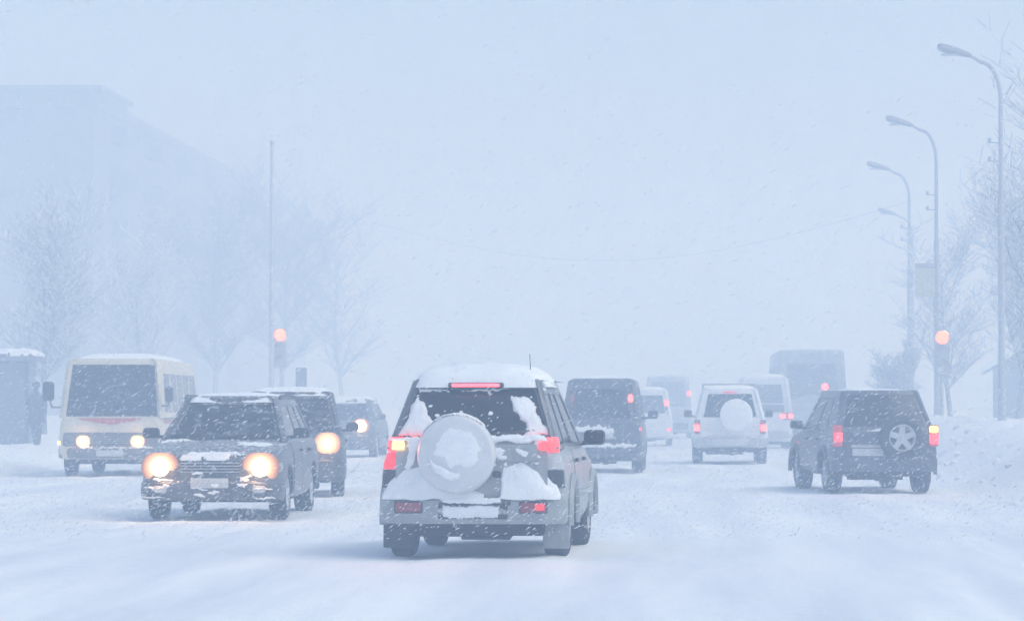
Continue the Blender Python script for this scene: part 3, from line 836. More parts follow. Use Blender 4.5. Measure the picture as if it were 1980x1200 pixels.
# ---------------------------------------------------------------- 1. the silver four-by-four in front
PI = math.pi
P = dict(L=4.05, W=1.735, paint='silver', cab_paint='silver_dark', rw=.345, tw=.23, yf=1.26, yr=-1.23, arch=.05, corner=.46, tuck=.13, endr=.09,
         top=[(-2.02, 1.00), (-1.2, 1.04), (.7, 1.03), (1.2, .98), (1.75, .90), (2.02, .74)], bot=[(-2.02, .42), (-1.7, .34), (1.7, .30), (2.02, .36)],
         glass='glass_side', glass_rear_window='glass_clean', under_z=(.20, .46),
         cab=dict(z0=1.02, z1=1.60, yr=(-2.0, -1.66), yf=(1.02, .22), w=(.80, .615), r=.075, crown=.035, rc=.07, bowr=.07, am=.985,
                  side=[(.03, .27), (.31, .56), (.60, .93)], back=(.17, .95), cs=(.07, .88)))
c1 = Vehicle('silver_suv', 'silver four-by-four with white spare-wheel cover, driving away in the foreground', 'car', (-1.80, 32.05, 0), -2.6, P)
s = c1
ry = s.rear_y
# tailgate skin below the window
V, F = [], []
xs = [-.70 + 1.40 * i / 14 for i in range(15)]; zs = [.50, .56, .7, .86, 1.0, 1.06, 1.12]
def gate_y(x, z):
    b0 = -2.025 - .045 * (1 - (x / .87) ** 2) - .012
    return b0 if z < 1.0 else min(b0 + (z - 1.0) * .25, ry(x, z) - .012)
for z in zs:
    for x in xs: V.append((x, gate_y(x, z), z))
for j in range(len(zs) - 1):
    for i in range(14):
        a = j * 15 + i; F.append((a, a + 1, a + 16, a + 15))
me = mesh(V, F, fixn=False); solidify(me, .03); tg = add('tailgate', me, 'silver', s.root)
s.block('handle', (.235, -2.07, .79), .08, .06, .03, 'trim', .02, parent=tg)
s.block('garnish', (.36, gate_y(.36, .99), .985), .50, .16, .018, M['silver_low'], .03, parent=tg)
# rear corners / tail lamps
for sx in (-1, 1):
    for z0, z1, mt, nm, dx in ((.985, 1.13, 'tail', 'tail_light', 0), (.83, .985, 'tail_dim' if sx < 0 else 'lens_off', 'tail_light_lower', .004), (.66, .83, 'trim_clean', 'corner_trim', .01)):
        V, F = [], []; N = 8
        for z in (z0 + .004, (z0 + z1) / 2, z1 - .004):
            for k in range(N + 1):
                a = R(92 * k / N); rr = .13
                w_ = (s.hw(-1.85, min(z, 1.0)) if z < 1.0 else .80 - (z - 1.02) * .32) + .012
                x = w_ - rr + rr * math.sin(a); y = -2.0 + (.02 if z < 1 else (z - 1.0) * .45) - .05 + rr * (1 - math.cos(a))
                if k == 0: x -= .21 if z0 > .82 else .12; y -= .012
                V.append((sx * x, y, z))
        for j in range(2):
            for k in range(N):
                a = j * (N + 1) + k; q = (a, a + 1, a + N + 2, a + N + 1); F.append(q if sx > 0 else q[::-1])
        me = mesh(V, F, fixn=False); solidify(me, .02); add(nm, me, mt, s.root)
    # bright bulb window inside the lit lamp
    add('lamp_bulb_window', joined([rprism((sx * (.675), -2.075, 1.05), .115, .075, .014, .015)]), 'tail_hot' if sx < 0 else 'tail', s.root)
s.spot((-.735, -2.10, 1.05), 14, (1, .16, .10), 150, .03, (0, -1, .05), 'tail_lamp_bulb')
s.spot((.735, -2.10, 1.05), 9, (1, .10, .09), 150, .03, (0, -1, .05), 'tail_lamp_bulb')
bp = s.bumper(False, .335, .575, 'silver_low', .10, 1.0, .42)
for sx in (-1, 1):
    q = s.block('reflector_frame', (sx * .575, -2.118, .487), .26, .11, .014, 'trim_clean', .012, parent=bp, dome=.03)
    s.block('reflector', (sx * .575, -2.131, .488), .23, .085, .012, 'red_off', .008, parent=bp, dome=.05)
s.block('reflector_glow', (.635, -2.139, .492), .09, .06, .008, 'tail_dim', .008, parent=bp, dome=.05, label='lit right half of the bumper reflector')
s.block('plate_recess', (.02, -2.116, .455), .64, .15, .012, 'trim', .02, parent=bp, dome=.03)
s.block('plate_light_bar', (.04, -2.124, .525), .66, .035, .02, 'trim', .012, parent=bp)
s.block('valance', (0, -1.95, .29), 1.34, .13, .06, 'under', .04)
s.block('towing_eye', (-.62, -2.0, .30), .09, .09, .05, 'trim', .03)
add('exhaust_pipe', joined([tube([(.48, -1.2, .30), (.48, -1.9, .27), (.49, -2.07, .26)], .032, 10), lathe([(-.26, .06), (-.22, .11), (.22, .11), (.26, .06)], 14, 'x', (.1, -1.72, .285))]), 'under', s.root)
for sx in (-1, 1):
    s.block('mud_flap', (sx * .745, -1.63, .245), .25, .30, .012, M['silver_low'] if sx > 0 else 'trim', .02, dome=.02)
s.block('brake_light_housing', (.005, ry(0, 1.59) + .0, 1.606), .52, .05, .085, 'trim_clean', .02)
s.block('high_brake_light', (.005, ry(0, 1.59) - .084, 1.606), .445, .028, .012, 'brake_strip', .010, dome=.1)
add('wiper', joined([tube([(.05, ry(.05, 1.13) - .02, 1.135), (.35, ry(.35, 1.17) - .03, 1.17), (.56, ry(.56, 1.19) - .03, 1.185)], .012, 6)]), 'trim_clean', s.root)
add('antenna', joined([tube([(.47, -1.2, 1.67), (.47, -1.32, 1.90)], [.006, .003], 5)]), 'trim_clean', s.root)
# spare wheel in hard cover
sc = (-.125, -2.07, .970)
cov = add('spare_wheel_cover', joined([lathe([(0, .30), (0, .355), (-.10, .362), (-.165, .357), (-.20, .335), (-.212, .295), (-.212, .27), (-.222, .25), (-.236, .18), (-.242, .08)], 48, 'y', sc)], angle=30), 'cover', s.root)
add('carrier', joined([lathe([(.06, .16), (-.02, .16)], 18, 'y', sc)]), 'trim', cov)
def cov_s(u, v):
    r = math.hypot(u, v); y = -.242 + .05 * (r / .25) ** 3 * .3 if r < .27 else -.212 + (r - .27) * .4
    return (sc[0] + u, sc[1] + y - .001, sc[2] + v)
add('cover_snow', snow_patch([(-.20, .10), (-.10, .20), (.04, .23), (.17, .18), (.22, .05), (.17, -.10), (.05, -.13), (-.08, -.07), (-.19, .0)], cov_s, .008, .008, .06, .03, 1.0), 'carsnow', cov)
add('cover_snow', snow_patch([(-.24, -.04), (-.10, -.12), (.06, -.19), (.03, -.235), (-.10, -.215), (-.20, -.13)], cov_s, .020, .007, .03, .012, 2.0), 'carsnow', cov)
def rim_s(u, v):  # snow line lying on top of the cover
    a = u; return (sc[0] + (.36) * math.sin(a), sc[1] + v, sc[2] + .36 * math.cos(a))
add('cover_snow', snow_patch([(-1.0, -.15), (.8, -.15), (.8, .0), (-1.0, .0)], rim_s, .022, .02, .08, .02, 5.0, (0, 0, 1)), 'carsnow', cov)
# snow caked on the back
def on_gate(u, v): return (u, min(gate_y(u, v), gate_y(u, v)) - .016, v)
def on_glass(u, v): return (u, ry(u, v) - .016 + .012, v)
def add_snow(poly, surf, th, res, fe, ro, seed, parent=None, out=(0, -1, 0), name='caked_snow'):
    me = snow_patch(poly, surf, th, res, fe, ro, seed, out)
    if me: return add(name, me, 'carsnow', parent or s.root)
rw_ = s.win['rear_window']
add_snow([(-.71, 1.13), (-.60, 1.36), (-.545, 1.50), (-.50, 1.46), (-.38, 1.26), (-.33, 1.18), (-.45, 1.12)], on_glass, .034, .0075, .06, .02, 1.5, rw_)
add_snow([(.33, 1.50), (.52, 1.47), (.59, 1.38), (.66, 1.24), (.69, 1.13), (.44, 1.12), (.46, 1.22), (.40, 1.34), (.34, 1.40)], on_glass, .034, .0075, .06, .032, 4.2, rw_)
add_snow([(-.56, 1.585), (-.40, 1.57), (-.22, 1.57), (-.36, 1.545), (-.53, 1.545)], on_glass, .012, .010, .02, .01, 6.2, rw_)
add_snow([(.10, 1.15), (.45, 1.16), (.68, 1.15), (.70, 1.09), (.40, 1.08), (.12, 1.10)], on_gate, .03, .008, .03, .014, 9.0, tg)
add_snow([(.20, 1.04), (.27, 1.05), (.30, .99), (.27, .93), (.21, .95)], on_gate, .012, .010, .02, .012, 10.0, tg)
add_snow([(.36, 1.045), (.46, 1.04), (.55, 1.05), (.60, .99), (.52, .955), (.42, .97)], on_gate, .012, .010, .02, .02, 11.0, tg)
rq = random.Random(4)
for k in range(16):
    x, z, r_ = rq.uniform(.20, .66), rq.uniform(.86, 1.10), rq.uniform(.014, .04)
    add_snow([(x + r_ * rq.uniform(.6, 1.6) * math.cos(a), z + r_ * rq.uniform(.4, 1.0) * math.sin(a)) for a in [i * PI / 4 for i in range(8)]], on_gate, .010, .007, .015, .012, 20 + k, tg)
for k in range(14):
    x, z, r_ = rq.uniform(-.66, .66), rq.uniform(1.22, 1.57), rq.uniform(.006, .016)
    add_snow([(x + r_ * 1.6 * math.cos(a), z + r_ * math.sin(a)) for a in [i * PI / 4 for i in range(8)]], on_glass, .006, .005, .008, .006, 40 + k, rw_)
add_snow([(-.76, 1.13), (-.50, 1.13), (-.46, 1.10), (-.50, 1.02), (-.53, .90), (-.56, .84), (-.62, .84), (-.58, 1.0), (-.60, 1.09), (-.75, 1.10)], on_gate, .012, .008, .02, .014, 15.0, tg)
add_snow([(-.10, 1.56), (.10, 1.575), (.30, 1.57), (.22, 1.555), (.0, 1.55)], on_glass, .008, .007, .015, .012, 16.0, rw_)
# drifts lying on the bumper step against the tailgate
def drift(prof, y_in, y_out, zb, seed, name='bumper_snow'):
    V, F = [], []; nx, ny = 44, 14
    x0, x1 = prof[0][0], prof[-1][0]
    for j in range(ny + 1):
        for i in range(nx + 1):
            x = x0 + (x1 - x0) * i / nx; h = smoothi(x, [p[0] for p in prof], [p[1] for p in prof]); t = j / ny
            n1 = fbm(x * 5 + seed, t * 2, seed, 4)
            z = zb + h * (1 - t) ** .75 * (1 + .06 * n1) if t > .0 else zb + h
            y = y_in(x) + (y_out(x) - y_in(x)) * (t ** 1.05) - .02 * math.sin(PI * t) * n1
            if j == ny: z = zb - .035 * (.5 + .5 * n1)
            V.append((x, y, z))
    for j in range(ny):
        for i in range(nx):
            a = j * (nx + 1) + i; F.append((a, a + 1, a + nx + 2, a + nx + 1))
    return add(name, mesh(V, F, angle=80, fixn=False), 'carsnow', bp)
yo = lambda x: -2.135 + .10 * (abs(x) / .87) ** 6
drift([(-.83, .03), (-.74, .17), (-.62, .27), (-.45, .35), (-.2, .2), (0, .10), (.12, .05)], lambda x: -2.06 + .07 * (abs(x) / .87) ** 4, yo, .575, 1.0)
drift([(.27, .05), (.29, .36), (.36, .41), (.45, .36), (.60, .28), (.70, .20), (.78, .12), (.82, .03)], lambda x: -2.06 + .07 * (abs(x) / .87) ** 4, yo, .575, 7.0)
def on_bump(u, v): return (u, -2.128, v)
add_snow([(-.30, .575), (.28, .575), (.27, .52), (.0, .515), (-.28, .52)], on_bump, .02, .008, .02, .012, 12.0, bp)
add_snow([(-.27, .50), (.27, .50), (.25, .395), (-.25, .395)], on_bump, .016, .008, .03, .014, 14.0, bp)
s.roof_snow(.10, .03, 2.0, rear=.03)
for sx in (-1, 1):
    add('roof_edge', joined([tube([(sx * (.600), -1.55, 1.60), (sx * .612, -.7, 1.625), (sx * .600, .15, 1.60)], .022, 6)]), 'silver', s.root)
    s.mirror(sx, .72, 1.10, .21, .15)
    s.door(sx, -.86, .02, .40, 1.0); s.door(sx, .04, .92, .40, 1.0)
    add('side_moulding', joined([tube([(sx * (s.hw(y, .58) + .012), y, .58) for y in (-.84, -.3, .3, .88)], .03, 6)]), 'silver_low', s.root)
    # flared front and rear arches
    for ya in (P['yf'], P['yr']):
        pts = [(sx * (s.W + .004), ya + .405 * math.cos(R(a)), P['rw'] + .405 * math.sin(R(a))) for a in range(-5, 186, 10)]
        add('wheel_arch_flare', joined([tube(pts, .04, 6)]), 'silver_low', s.root)
s.bumper(True, .34, .6, 'silver_low', .06, 1.0)
s.seats(.1, .95); 

# ---------------------------------------------------------------- 2. black oncoming car with blazing headlights
P = dict(L=4.4, W=1.76, paint='black_paint', rw=.32, tw=.21, yf=1.34, yr=-1.30, corner=.42, tuck=.16, endr=.10,
         top=[(-2.2, .86), (-1.9, .98), (.75, .985), (1.1, .955), (1.8, .87), (2.08, .80), (2.2, .70)], bot=[(-2.2, .36), (-1.8, .27), (1.8, .25), (2.2, .27)],
         glass='glass_side', glass_windshield='glass_clear', glass_rear_window='glass_clear', under_z=(.17, .42),
         cab=dict(z0=.965, z1=1.46, yr=(-1.95, -1.62), yf=(1.12, .38), w=(.80, .61), r=.075, crown=.03, rc=.09, bowf=.12, am=.95,
                  side=[(.05, .26), (.30, .56), (.60, .95)], front=(.05, .93), cs=(.06, .9)))
c2 = Vehicle('black_car', 'black oncoming car with two blazing headlights and a snow-crusted bonnet', 'car', (-5.67, 41.7, 0), 180, P)
s = c2
for sx in (-1, 1):
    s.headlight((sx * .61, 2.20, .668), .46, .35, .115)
    s.block('indicator', (sx * .835, 1.99, .665), .06, .12, .07, 'lens_off', .03, sgn=1)
    s.spot((sx * .61, 2.33, .668), 4, (1, .46, .16), 0, .04)
    s.mirror(sx, .74, 1.07, .20, .13, gap=.05)
    s.door(sx, -.92, .0, .33, .95); s.door(sx, .02, .90, .33, .95)
    add('roof_rail', joined([tube([(sx * .60, -1.5, 1.49), (sx * .60, -1.4, 1.535), (sx * .60, .1, 1.535), (sx * .60, .2, 1.50)], .016, 6)]), 'trim', s.root)
    s.block('fog_lamp', (sx * .60, 2.215, .40), .16, .09, .03, 'lens_off', .03, sgn=1)
s.block('grille', (0, 2.13, .665), .76, .16, .075, 'trim', .03, sgn=1)
for k in range(4): s.block('grille_bar', (0, 2.20, .61 + k * .036), .72, .014, .016, 'chrome', .005, sgn=1)
s.bumper(True, .27, .50, 'black_paint', .05, 1.0)
s.bumper(False, .3, .56, 'black_paint', .04, 1.0)
s.block('lower_intake', (0, 2.225, .36), .95, .11, .02, 'under', .03, sgn=1)
s.block('number_plate', (0, 2.25, .475), .46, .12, .012, 'plate', .01, sgn=1, dome=.02)
def bonnet(u, v): return (u, v, s.sec(v)[2] + .022 * (1 - (u / .8) ** 2))
def bonnet_snow(poly, th, seed, res=.014):
    me = snow_patch(poly, bonnet, th, res, .08, .06, seed, (0, 0, 1)); 
    if me: add('bonnet_snow', me, 'carsnow', s.root)
bonnet_snow([(-.35, 2.02), (.3, 2.02), (.36, 2.14), (.2, 2.17), (-.25, 2.17), (-.4, 2.12)], .030, 3)
bonnet_snow([(.35, 1.06), (.70, 1.04), (.72, 1.18), (.45, 1.2)], .03, 4)
bonnet_snow([(-.7, 1.3), (-.2, 1.25), (-.3, 1.5), (-.65, 1.55)], .012, 5)
s.roof_snow(.018, 0, 5.0)
rq = random.Random(9)
def nose(u, v): return (u, 2.262 - .10 * (abs(u) / .88) ** 5 - (.0 if v < .5 else .035), v)
for k in range(16):
    x, z = rq.uniform(-.74, .74), rq.choice([rq.uniform(.29, .50), rq.uniform(.29, .50), rq.uniform(.50, .63)]); w_, h_ = rq.uniform(.03, .16), rq.uniform(.008, .022)
    me = snow_patch([(x + w_ * math.cos(a), z + h_ * math.sin(a)) for a in [i * PI / 5 for i in range(10)]], nose, .007, .007, .014, .012, 60 + k, (0, 1, 0))
    if me: add('caked_snow', me, 'carsnow', s.root)
s.seats(.0, .86); s.seats(-1.0, .80, (-.4, 0, .4))
add('steering_wheel', joined([tube([(.36 + .18 * math.cos(R(a)), .62 + .04 * math.sin(R(a)), 1.0 + .17 * math.sin(R(a))) for a in range(0, 361, 20)], .014, 6)]), 'trim_clean', s.root)
s.block('rear_view_mirror', (0, .56, 1.36), .24, .07, .03, 'trim_clean', .03)
for x in (-.45, .2): add('wiper', joined([tube([(x, s.rear_y(x, 1.0, True) + .02, 1.0), (x + .42, s.rear_y(x + .4, 1.03, True) + .02, 1.03)], .012, 6)]), 'trim_clean', s.root)
add('dashboard', joined([rprism((0, .98, .97), 1.4, .16, .35, .06)]), 'trim_clean', s.root)
# driver: a person of their own, seated behind the wheel on the right-hand side of the car
dl = c2.root.matrix_basis
t = empty('person', (-5.67 - .36, 41.7 - .18, -.03), 180, 'driver in dark clothing behind the windscreen of the black oncoming car', 'person')
skin_body('body', [(0, -.05, .80), (0, -.02, 1.0), (0, 0, 1.14), (0, .03, 1.22), (0, .05, 1.30), (0, .05, 1.36), (.19, .0, 1.09), (.25, .17, .93), (.16, .42, .98), (.13, .50, 1.02), (-.19, .0, 1.09), (-.25, .17, .93), (-.16, .42, .98), (-.13, .50, 1.02)],
          [(0, 1), (1, 2), (2, 3), (3, 4), (4, 5), (2, 6), (6, 7), (7, 8), (8, 9), (2, 10), (10, 11), (11, 12), (12, 13)],
          [(.17, .12), (.19, .13), (.15, .11), .06, .085, .07, .075, .06, .045, .035, .075, .06, .045, .035], 'coat', t)
add('head', joined([lathe([(1.17, .05), (1.20, .075), (1.26, .092), (1.32, .095), (1.37, .075), (1.40, .03)], 16, 'z', (0, .06, 0)), rprism((0, .14, 1.275), .028, .05, .035, .012, 'y', 1, dome=.3)]), 'skin', t)
add('hair', joined([lathe([(1.31, .101), (1.36, .092), (1.40, .055), (1.415, .02)], 16, 'z', (0, .045, 0))]), 'hat', t)

# ---------------------------------------------------------------- 3. dark people carrier behind the black car
P = dict(L=4.5, W=1.70, paint='grey_dark', rw=.32, yf=1.40, yr=-1.3, corner=.4, tuck=.15, endr=.10,
         top=[(-2.25, 1.0), (1.2, 1.0), (1.9, .93), (2.25, .78)], glass='glass_side', glass_windshield='glass_clear',
         cab=dict(z0=.98, z1=1.57, yr=(-2.1, -1.9), yf=(1.55, .75), w=(.80, .66), r=.06, crown=.025, rc=.1, am=.95, side=[(.04, .3), (.33, .62), (.65, .95)]))
c3 = Vehicle('dark_people_carrier', 'dark people carrier with snow on its roof, following close behind the black car', 'car', (-6.10, 51.6, 0), 186, P)
s = c3; s.roof_snow(.05, .01, 8.0)
for sx in (-1, 1):
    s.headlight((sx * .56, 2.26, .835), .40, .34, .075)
    s.spot((sx * .56, 2.40, .835), 3.5, (1, .36, .18), 0, .04); s.mirror(sx, 1.2, 1.08, .19, .14, gap=.05)
    s.door(sx, -.9, .1, .36, .96); s.door(sx, .12, 1.0, .36, .96)
s.bumper(True, .28, .6, 'grey_dark', .05); s.block('grille', (0, 2.2, .78), .6, .13, .06, 'trim', .03, sgn=1)
s.block('number_plate', (0, 2.31, .5), .46, .12, .012, 'plate', .01, sgn=1, dome=.02)

# ---------------------------------------------------------------- 4. far oncoming car
P = dict(L=4.4, W=1.78, paint='grey_dark', rw=.33, yf=1.35, yr=-1.3, top=[(-2.2, 1.0), (1.0, 1.0), (1.8, .93), (2.2, .78)], glass='glass_frost',
         corner=.5, tuck=.2, cab=dict(z0=.98, z1=1.46, yr=(-2.1, -1.7), yf=(1.25, .3), w=(.80, .60), r=.13, crown=.03, rc=.16, am=.97, side=[(.04, .3), (.33, .62), (.65, .95)]))
c4 = Vehicle('far_oncoming_car', 'pale hazy oncoming car with one bright headlight, behind the people carrier', 'car', (-8.85, 88.2, 0), 180, P)
s = c4; s.roof_snow(.04, .01, 9.0)
for sx in (-1, 1):
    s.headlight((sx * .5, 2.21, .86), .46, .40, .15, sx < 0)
    if sx < 0:
        s.spot((sx * .5, 2.36, .86), 5, (1, .6, .3), 0, .05)
    s.mirror(sx, .9, 1.1, .19, .14, gap=.05)
s.bumper(True, .28, .62, 'grey_dark', .05)

# ---------------------------------------------------------------- 5. cream minibus
P = dict(L=6.3, W=2.08, paint='cream', rw=.36, tw=.22, yf=2.15, yr=-1.6, corner=.30, tuck=.09, endr=.10, crown=.0, arch=.07,
         top=[(-3.15, 1.18), (3.15, 1.18)], bot=[(-3.15, .42), (-2.6, .36), (2.6, .36), (3.15, .36)], glass='glass_side', glass_windshield='glass_frost', under_z=(.2, .5),
         cab=dict(z0=1.165, z1=2.22, yr=(-3.12, -3.02), yf=(3.08, 2.80), w=(1.03, .93), r=.10, crown=.05, rc=.12, bowf=.12, am=.99, front=(.03, .985),
                  side=[(.02, .2), (.22, .4), (.42, .58), (.6, .76), (.79, .97)], cs=(.10, .82)))
c5 = Vehicle('cream_minibus', 'cream minibus with big dark windscreen and red stripe, headlights on, at left', 'bus', (-11.14, 66.4, 0), 182, P)
s = c5; s.roof_snow(.085, -.02, 12.0)
s.bumper(True, .38, .60, 'bus_grey', .05, 1.0, .4); s.bumper(False, .40, .62, 'bus_grey', .05, 1.0, .4)
band = s.block('lower_front_band', (0, 3.10, .745), 1.86, .28, .065, 'bus_grey', .05, sgn=1, dome=.1)
s.block('grille', (0, 3.155, .74), .80, .17, .025, 'trim', .03, sgn=1)
for k in range(4): s.block('grille_bar', (0, 3.175, .68 + k * .04), .78, .013, .014, 'chrome', .005, sgn=1)
for sx in (-1, 1):
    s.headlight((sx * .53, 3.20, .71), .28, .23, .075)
    s.spot((sx * .53, 3.31, .71), 2, (1, .55, .25), 0, .03)
s.block('corner_marker', (.985, 3.08, .68), .10, .06, .05, 'amber', .02, sgn=1); s.block('corner_marker', (-.985, 3.08, .68), .10, .06, .05, 'lens_off', .02, sgn=1)
st = add('front_stripe', joined([([(-.60, 3.145, 1.16), (.60, 3.145, 1.16), (.60, 3.150, 1.135), (0, 3.16, 1.03), (-.60, 3.150, 1.135), (-.60, 3.165, 1.16), (.60, 3.165, 1.16), (.60, 3.168, 1.135), (0, 3.178, 1.03), (-.60, 3.168, 1.135)],
     [(0, 1, 2, 3, 4), (9, 8, 7, 6, 5), (0, 5, 6, 1), (1, 6, 7, 2), (2, 7, 8, 3), (3, 8, 9, 4), (4, 9, 5, 0)])], smooth=False), 'red_stripe', s.root)
for sx in (-1, 1):
    for z_, h_ in ((1.08, .07), (.93, .04)):
        add('side_stripe', joined([(lambda pts: ([(sx * (s.hw(y, z_) + .003), y, z_ - h_ / 2) for y in pts] + [(sx * (s.hw(y, z_) + .012), y, z_ + h_ / 2) for y in pts], [(i, i + 1, len(pts) + i + 1, len(pts) + i) for i in range(len(pts) - 1)]))([-2.9, -1.5, 0, 1.5, 2.8])]), 'red_stripe', s.root)
s.block('number_plate', (0, 3.245, .48), .52, .12, .012, 'plate', .01, sgn=1, dome=.02)
s.block('route_board', (.02, 2.92, 1.30), .5, .09, .02, 'sign_white', .01, sgn=1, dome=.02)
mo = add('wing_mirror', joined([rprism((1.21, 3.12, 1.68), .22, .38, .10, .07, 'y', 1, dome=.2), tube([(1.0, 3.0, 1.37), (1.15, 3.1, 1.37), (1.19, 3.1, 1.5)], .02, 6)]), 'trim_clean', s.root)
add('wing_mirror', joined([rprism((-1.13, 3.02, 1.62), .16, .30, .10, .06, 'y', 1, dome=.2), tube([(-.98, 2.98, 1.4), (-1.1, 3.0, 1.4), (-1.12, 3.0, 1.5)], .02, 6)]), 'trim_clean', s.root)
for x in (-.6, .15): add('wiper', joined([tube([(x, s.rear_y(x, 1.23, True) + .03, 1.235), (x + .55, s.rear_y(x + .5, 1.3, True) + .03, 1.30)], .014, 6)]), 'trim_clean', s.root)
s.door(-1, 1.0, 1.75, .42, 1.14); s.door(1, .9, 1.7, .42, 1.14)
def bus_bump(u, v): return (u, 3.205, v)
add('bumper_snow', snow_patch([(-.85, .60), (.2, .60), (.6, .605), (.55, .575), (-.3, .57), (-.85, .58)], bus_bump, .03, .02, .03, .02, 4, (0, 1, 0)), 'carsnow', s.root)

# ---------------------------------------------------------------- 6. dark tall van ahead of the silver car
P = dict(L=4.7, W=1.72, paint='blue_dark', rw=.33, tw=.22, yf=1.4, yr=-1.35, corner=.3, tuck=.08, endr=.08,
         top=[(-2.35, 1.08), (1.4, 1.08), (2.0, .98), (2.35, .8)], glass='glass', under_z=(.2, .46), glass_rear_window='glass',
         cab=dict(z0=1.06, z1=1.86, yr=(-2.32, -2.12), yf=(1.8, .9), w=(.83, .70), r=.10, crown=.03, rc=.13, bowr=.07, am=.88, side=[(.04, .3), (.33, .62), (.65, .95)], back=(.10, .86)))
c6 = Vehicle('dark_van', 'dark blue tall van with high red tail light, ahead of the silver four-by-four', 'van', (-1.55, 69.4, 0), -.6, P)
s = c6
s.bumper(False, .36, .62, 'blue_dark', .06, 1.0, .35)
for sx in (-1, 1):
    tl = s.block('tail_light', (sx * .61, -2.19, 1.50), .12, .46, .07, 'lamp_dark', .04)
    add('lamp_lens', joined([rprism((sx * .60, -2.255, 1.55), .10, .16, .02, .04)]), 'tail_far' if sx > 0 else 'red_off', tl)
    s.mirror(sx, 1.2, 1.2, .22, .17, gap=.06)
s.block('low_marker', (.80, -2.30, .92), .05, .07, .03, 'tail', .02)
def vb(u, v): return (u, -2.42 + .12 * (u / .86) ** 4, v)
add('bumper_snow', snow_patch([(-.8, .62), (.75, .62), (.7, .55), (-.75, .55)], vb, .03, .02, .03, .02, 4), 'carsnow', s.root)
def vg(u, v): return (u, -2.375 + .02 * (u / .86) ** 2, v)
add('caked_snow', snow_patch([(-.7, .96), (-.1, 1.0), (.3, .93), (.25, .84), (-.3, .86), (-.7, .88)], vg, .02, .02, .05, .04, 4), 'carsnow', s.root)
s.block('number_plate', (0, -2.36, .78), .5, .12, .012, 'plate', .01, dome=.02)
s.roof_snow(.03, -.03, 15)
add('tailgate', joined([rprism((0, -2.33, .86), 1.36, .40, .035, .05, dome=.08)]), 'blue_dark', s.root)

# ---------------------------------------------------------------- 7. white car beyond the van
P = dict(L=4.5, W=1.74, paint='white_paint', rw=.33, yf=1.35, yr=-1.3, corner=.3, tuck=.08, top=[(-2.25, 1.05), (1.2, 1.05), (1.9, .96), (2.25, .8)], glass='glass_frost',
         cab=dict(z0=1.03, z1=1.84, yr=(-2.22, -2.0), yf=(1.6, .8), w=(.84, .70), r=.09, crown=.03, rc=.13, am=.88, side=[(.04, .3), (.33, .62), (.65, .95)], back=(.12, .86)))
c7 = Vehicle('white_wagon', 'white wagon with a small high tail light, half hidden behind the dark van', 'car', (-1.05, 112.2, 0), 0, P)
s = c7; s.roof_snow(.06, 0, 16); s.bumper(False, .34, .62, 'white_paint', .06, 1.0, .35)
for sx in (-1, 1):
    tl = s.block('tail_light', (sx * .66, -2.12, 1.42), .11, .36, .06, 'red_off', .04)
    add('lamp_lens', joined([rprism((sx * .655, -2.175, 1.47), .12, .20, .02, .04)]), 'tail_far', tl)
    s.block('low_marker', (sx * .74, -2.25, .58), .12, .10, .03, 'tail', .03)

# ---------------------------------------------------------------- 8. far dark minibus
P = dict(L=6.0, W=2.0, paint='far_grey', rw=.36, yf=2.0, yr=-1.6, corner=.25, tuck=.08, crown=0, top=[(-3, 1.3), (3, 1.3)], glass='glass_plastered',
         cab=dict(z0=1.285, z1=2.48, yr=(-2.97, -2.88), yf=(2.9, 2.5), w=(.99, .86), r=.12, crown=.05, rc=.16, am=.9, side=[(.03, .3), (.34, .62), (.66, .95)]))
c8 = Vehicle('far_dark_minibus', 'hazy dark minibus between the dark van and the white four-by-four', 'bus', (-.42, 138, 0), 0, P)
s = c8; s.bumper(False, .4, .66, 'trim', .05, 1.0, .35)
for sx in (-1, 1):
    tl = s.block('tail_light', (sx * .87, -2.92, 1.85), .12, .26, .07, 'lamp_dark', .03)
    add('lamp_lens', joined([rprism((sx * .87, -2.985, 1.87), .15, .18, .02, .03)]), 'tail_far', tl)

# ---------------------------------------------------------------- 9. white four-by-four with spare wheel
P = dict(L=4.4, W=1.80, paint='white_paint', rw=.37, tw=.23, yf=1.35, yr=-1.25, corner=.3, tuck=.08, endr=.07, top=[(-2.2, 1.08), (.9, 1.08), (1.3, 1.04), (1.9, .98), (2.2, .85)], bot=[(-2.2, .48), (-1.8, .40), (1.8, .38), (2.2, .44)],
         glass='glass', under_z=(.24, .5),
         cab=dict(z0=1.06, z1=1.74, yr=(-2.17, -2.0), yf=(.95, .4), w=(.83, .66), r=.06, crown=.03, rc=.1, am=.88, side=[(.04, .3), (.33, .62), (.65, .95)], back=(.10, .90)))
c9 = Vehicle('white_suv', 'white four-by-four with round white spare-wheel cover on its tailgate', 'car', (1.22, 79.3, 0), 0, P)
s = c9; s.roof_snow(.06, .0, 18)
s.bumper(False, .44, .66, 'far_grey', .08, 1.0, .35)
s.block('tailgate', (0, -2.17, .87), 1.46, .40, .04, 'white_paint', .05)
cov = add('spare_wheel_cover', joined([lathe([(.02, .30), (0, .375), (-.14, .385), (-.19, .36), (-.205, .30), (-.215, .1)], 40, 'y', (.14, -2.22, 1.175))], angle=30), 'carsnow', s.root)
add('carrier', joined([lathe([(.08, .14), (-.02, .14)], 16, 'y', (.14, -2.2, 1.175))]), 'trim', cov)
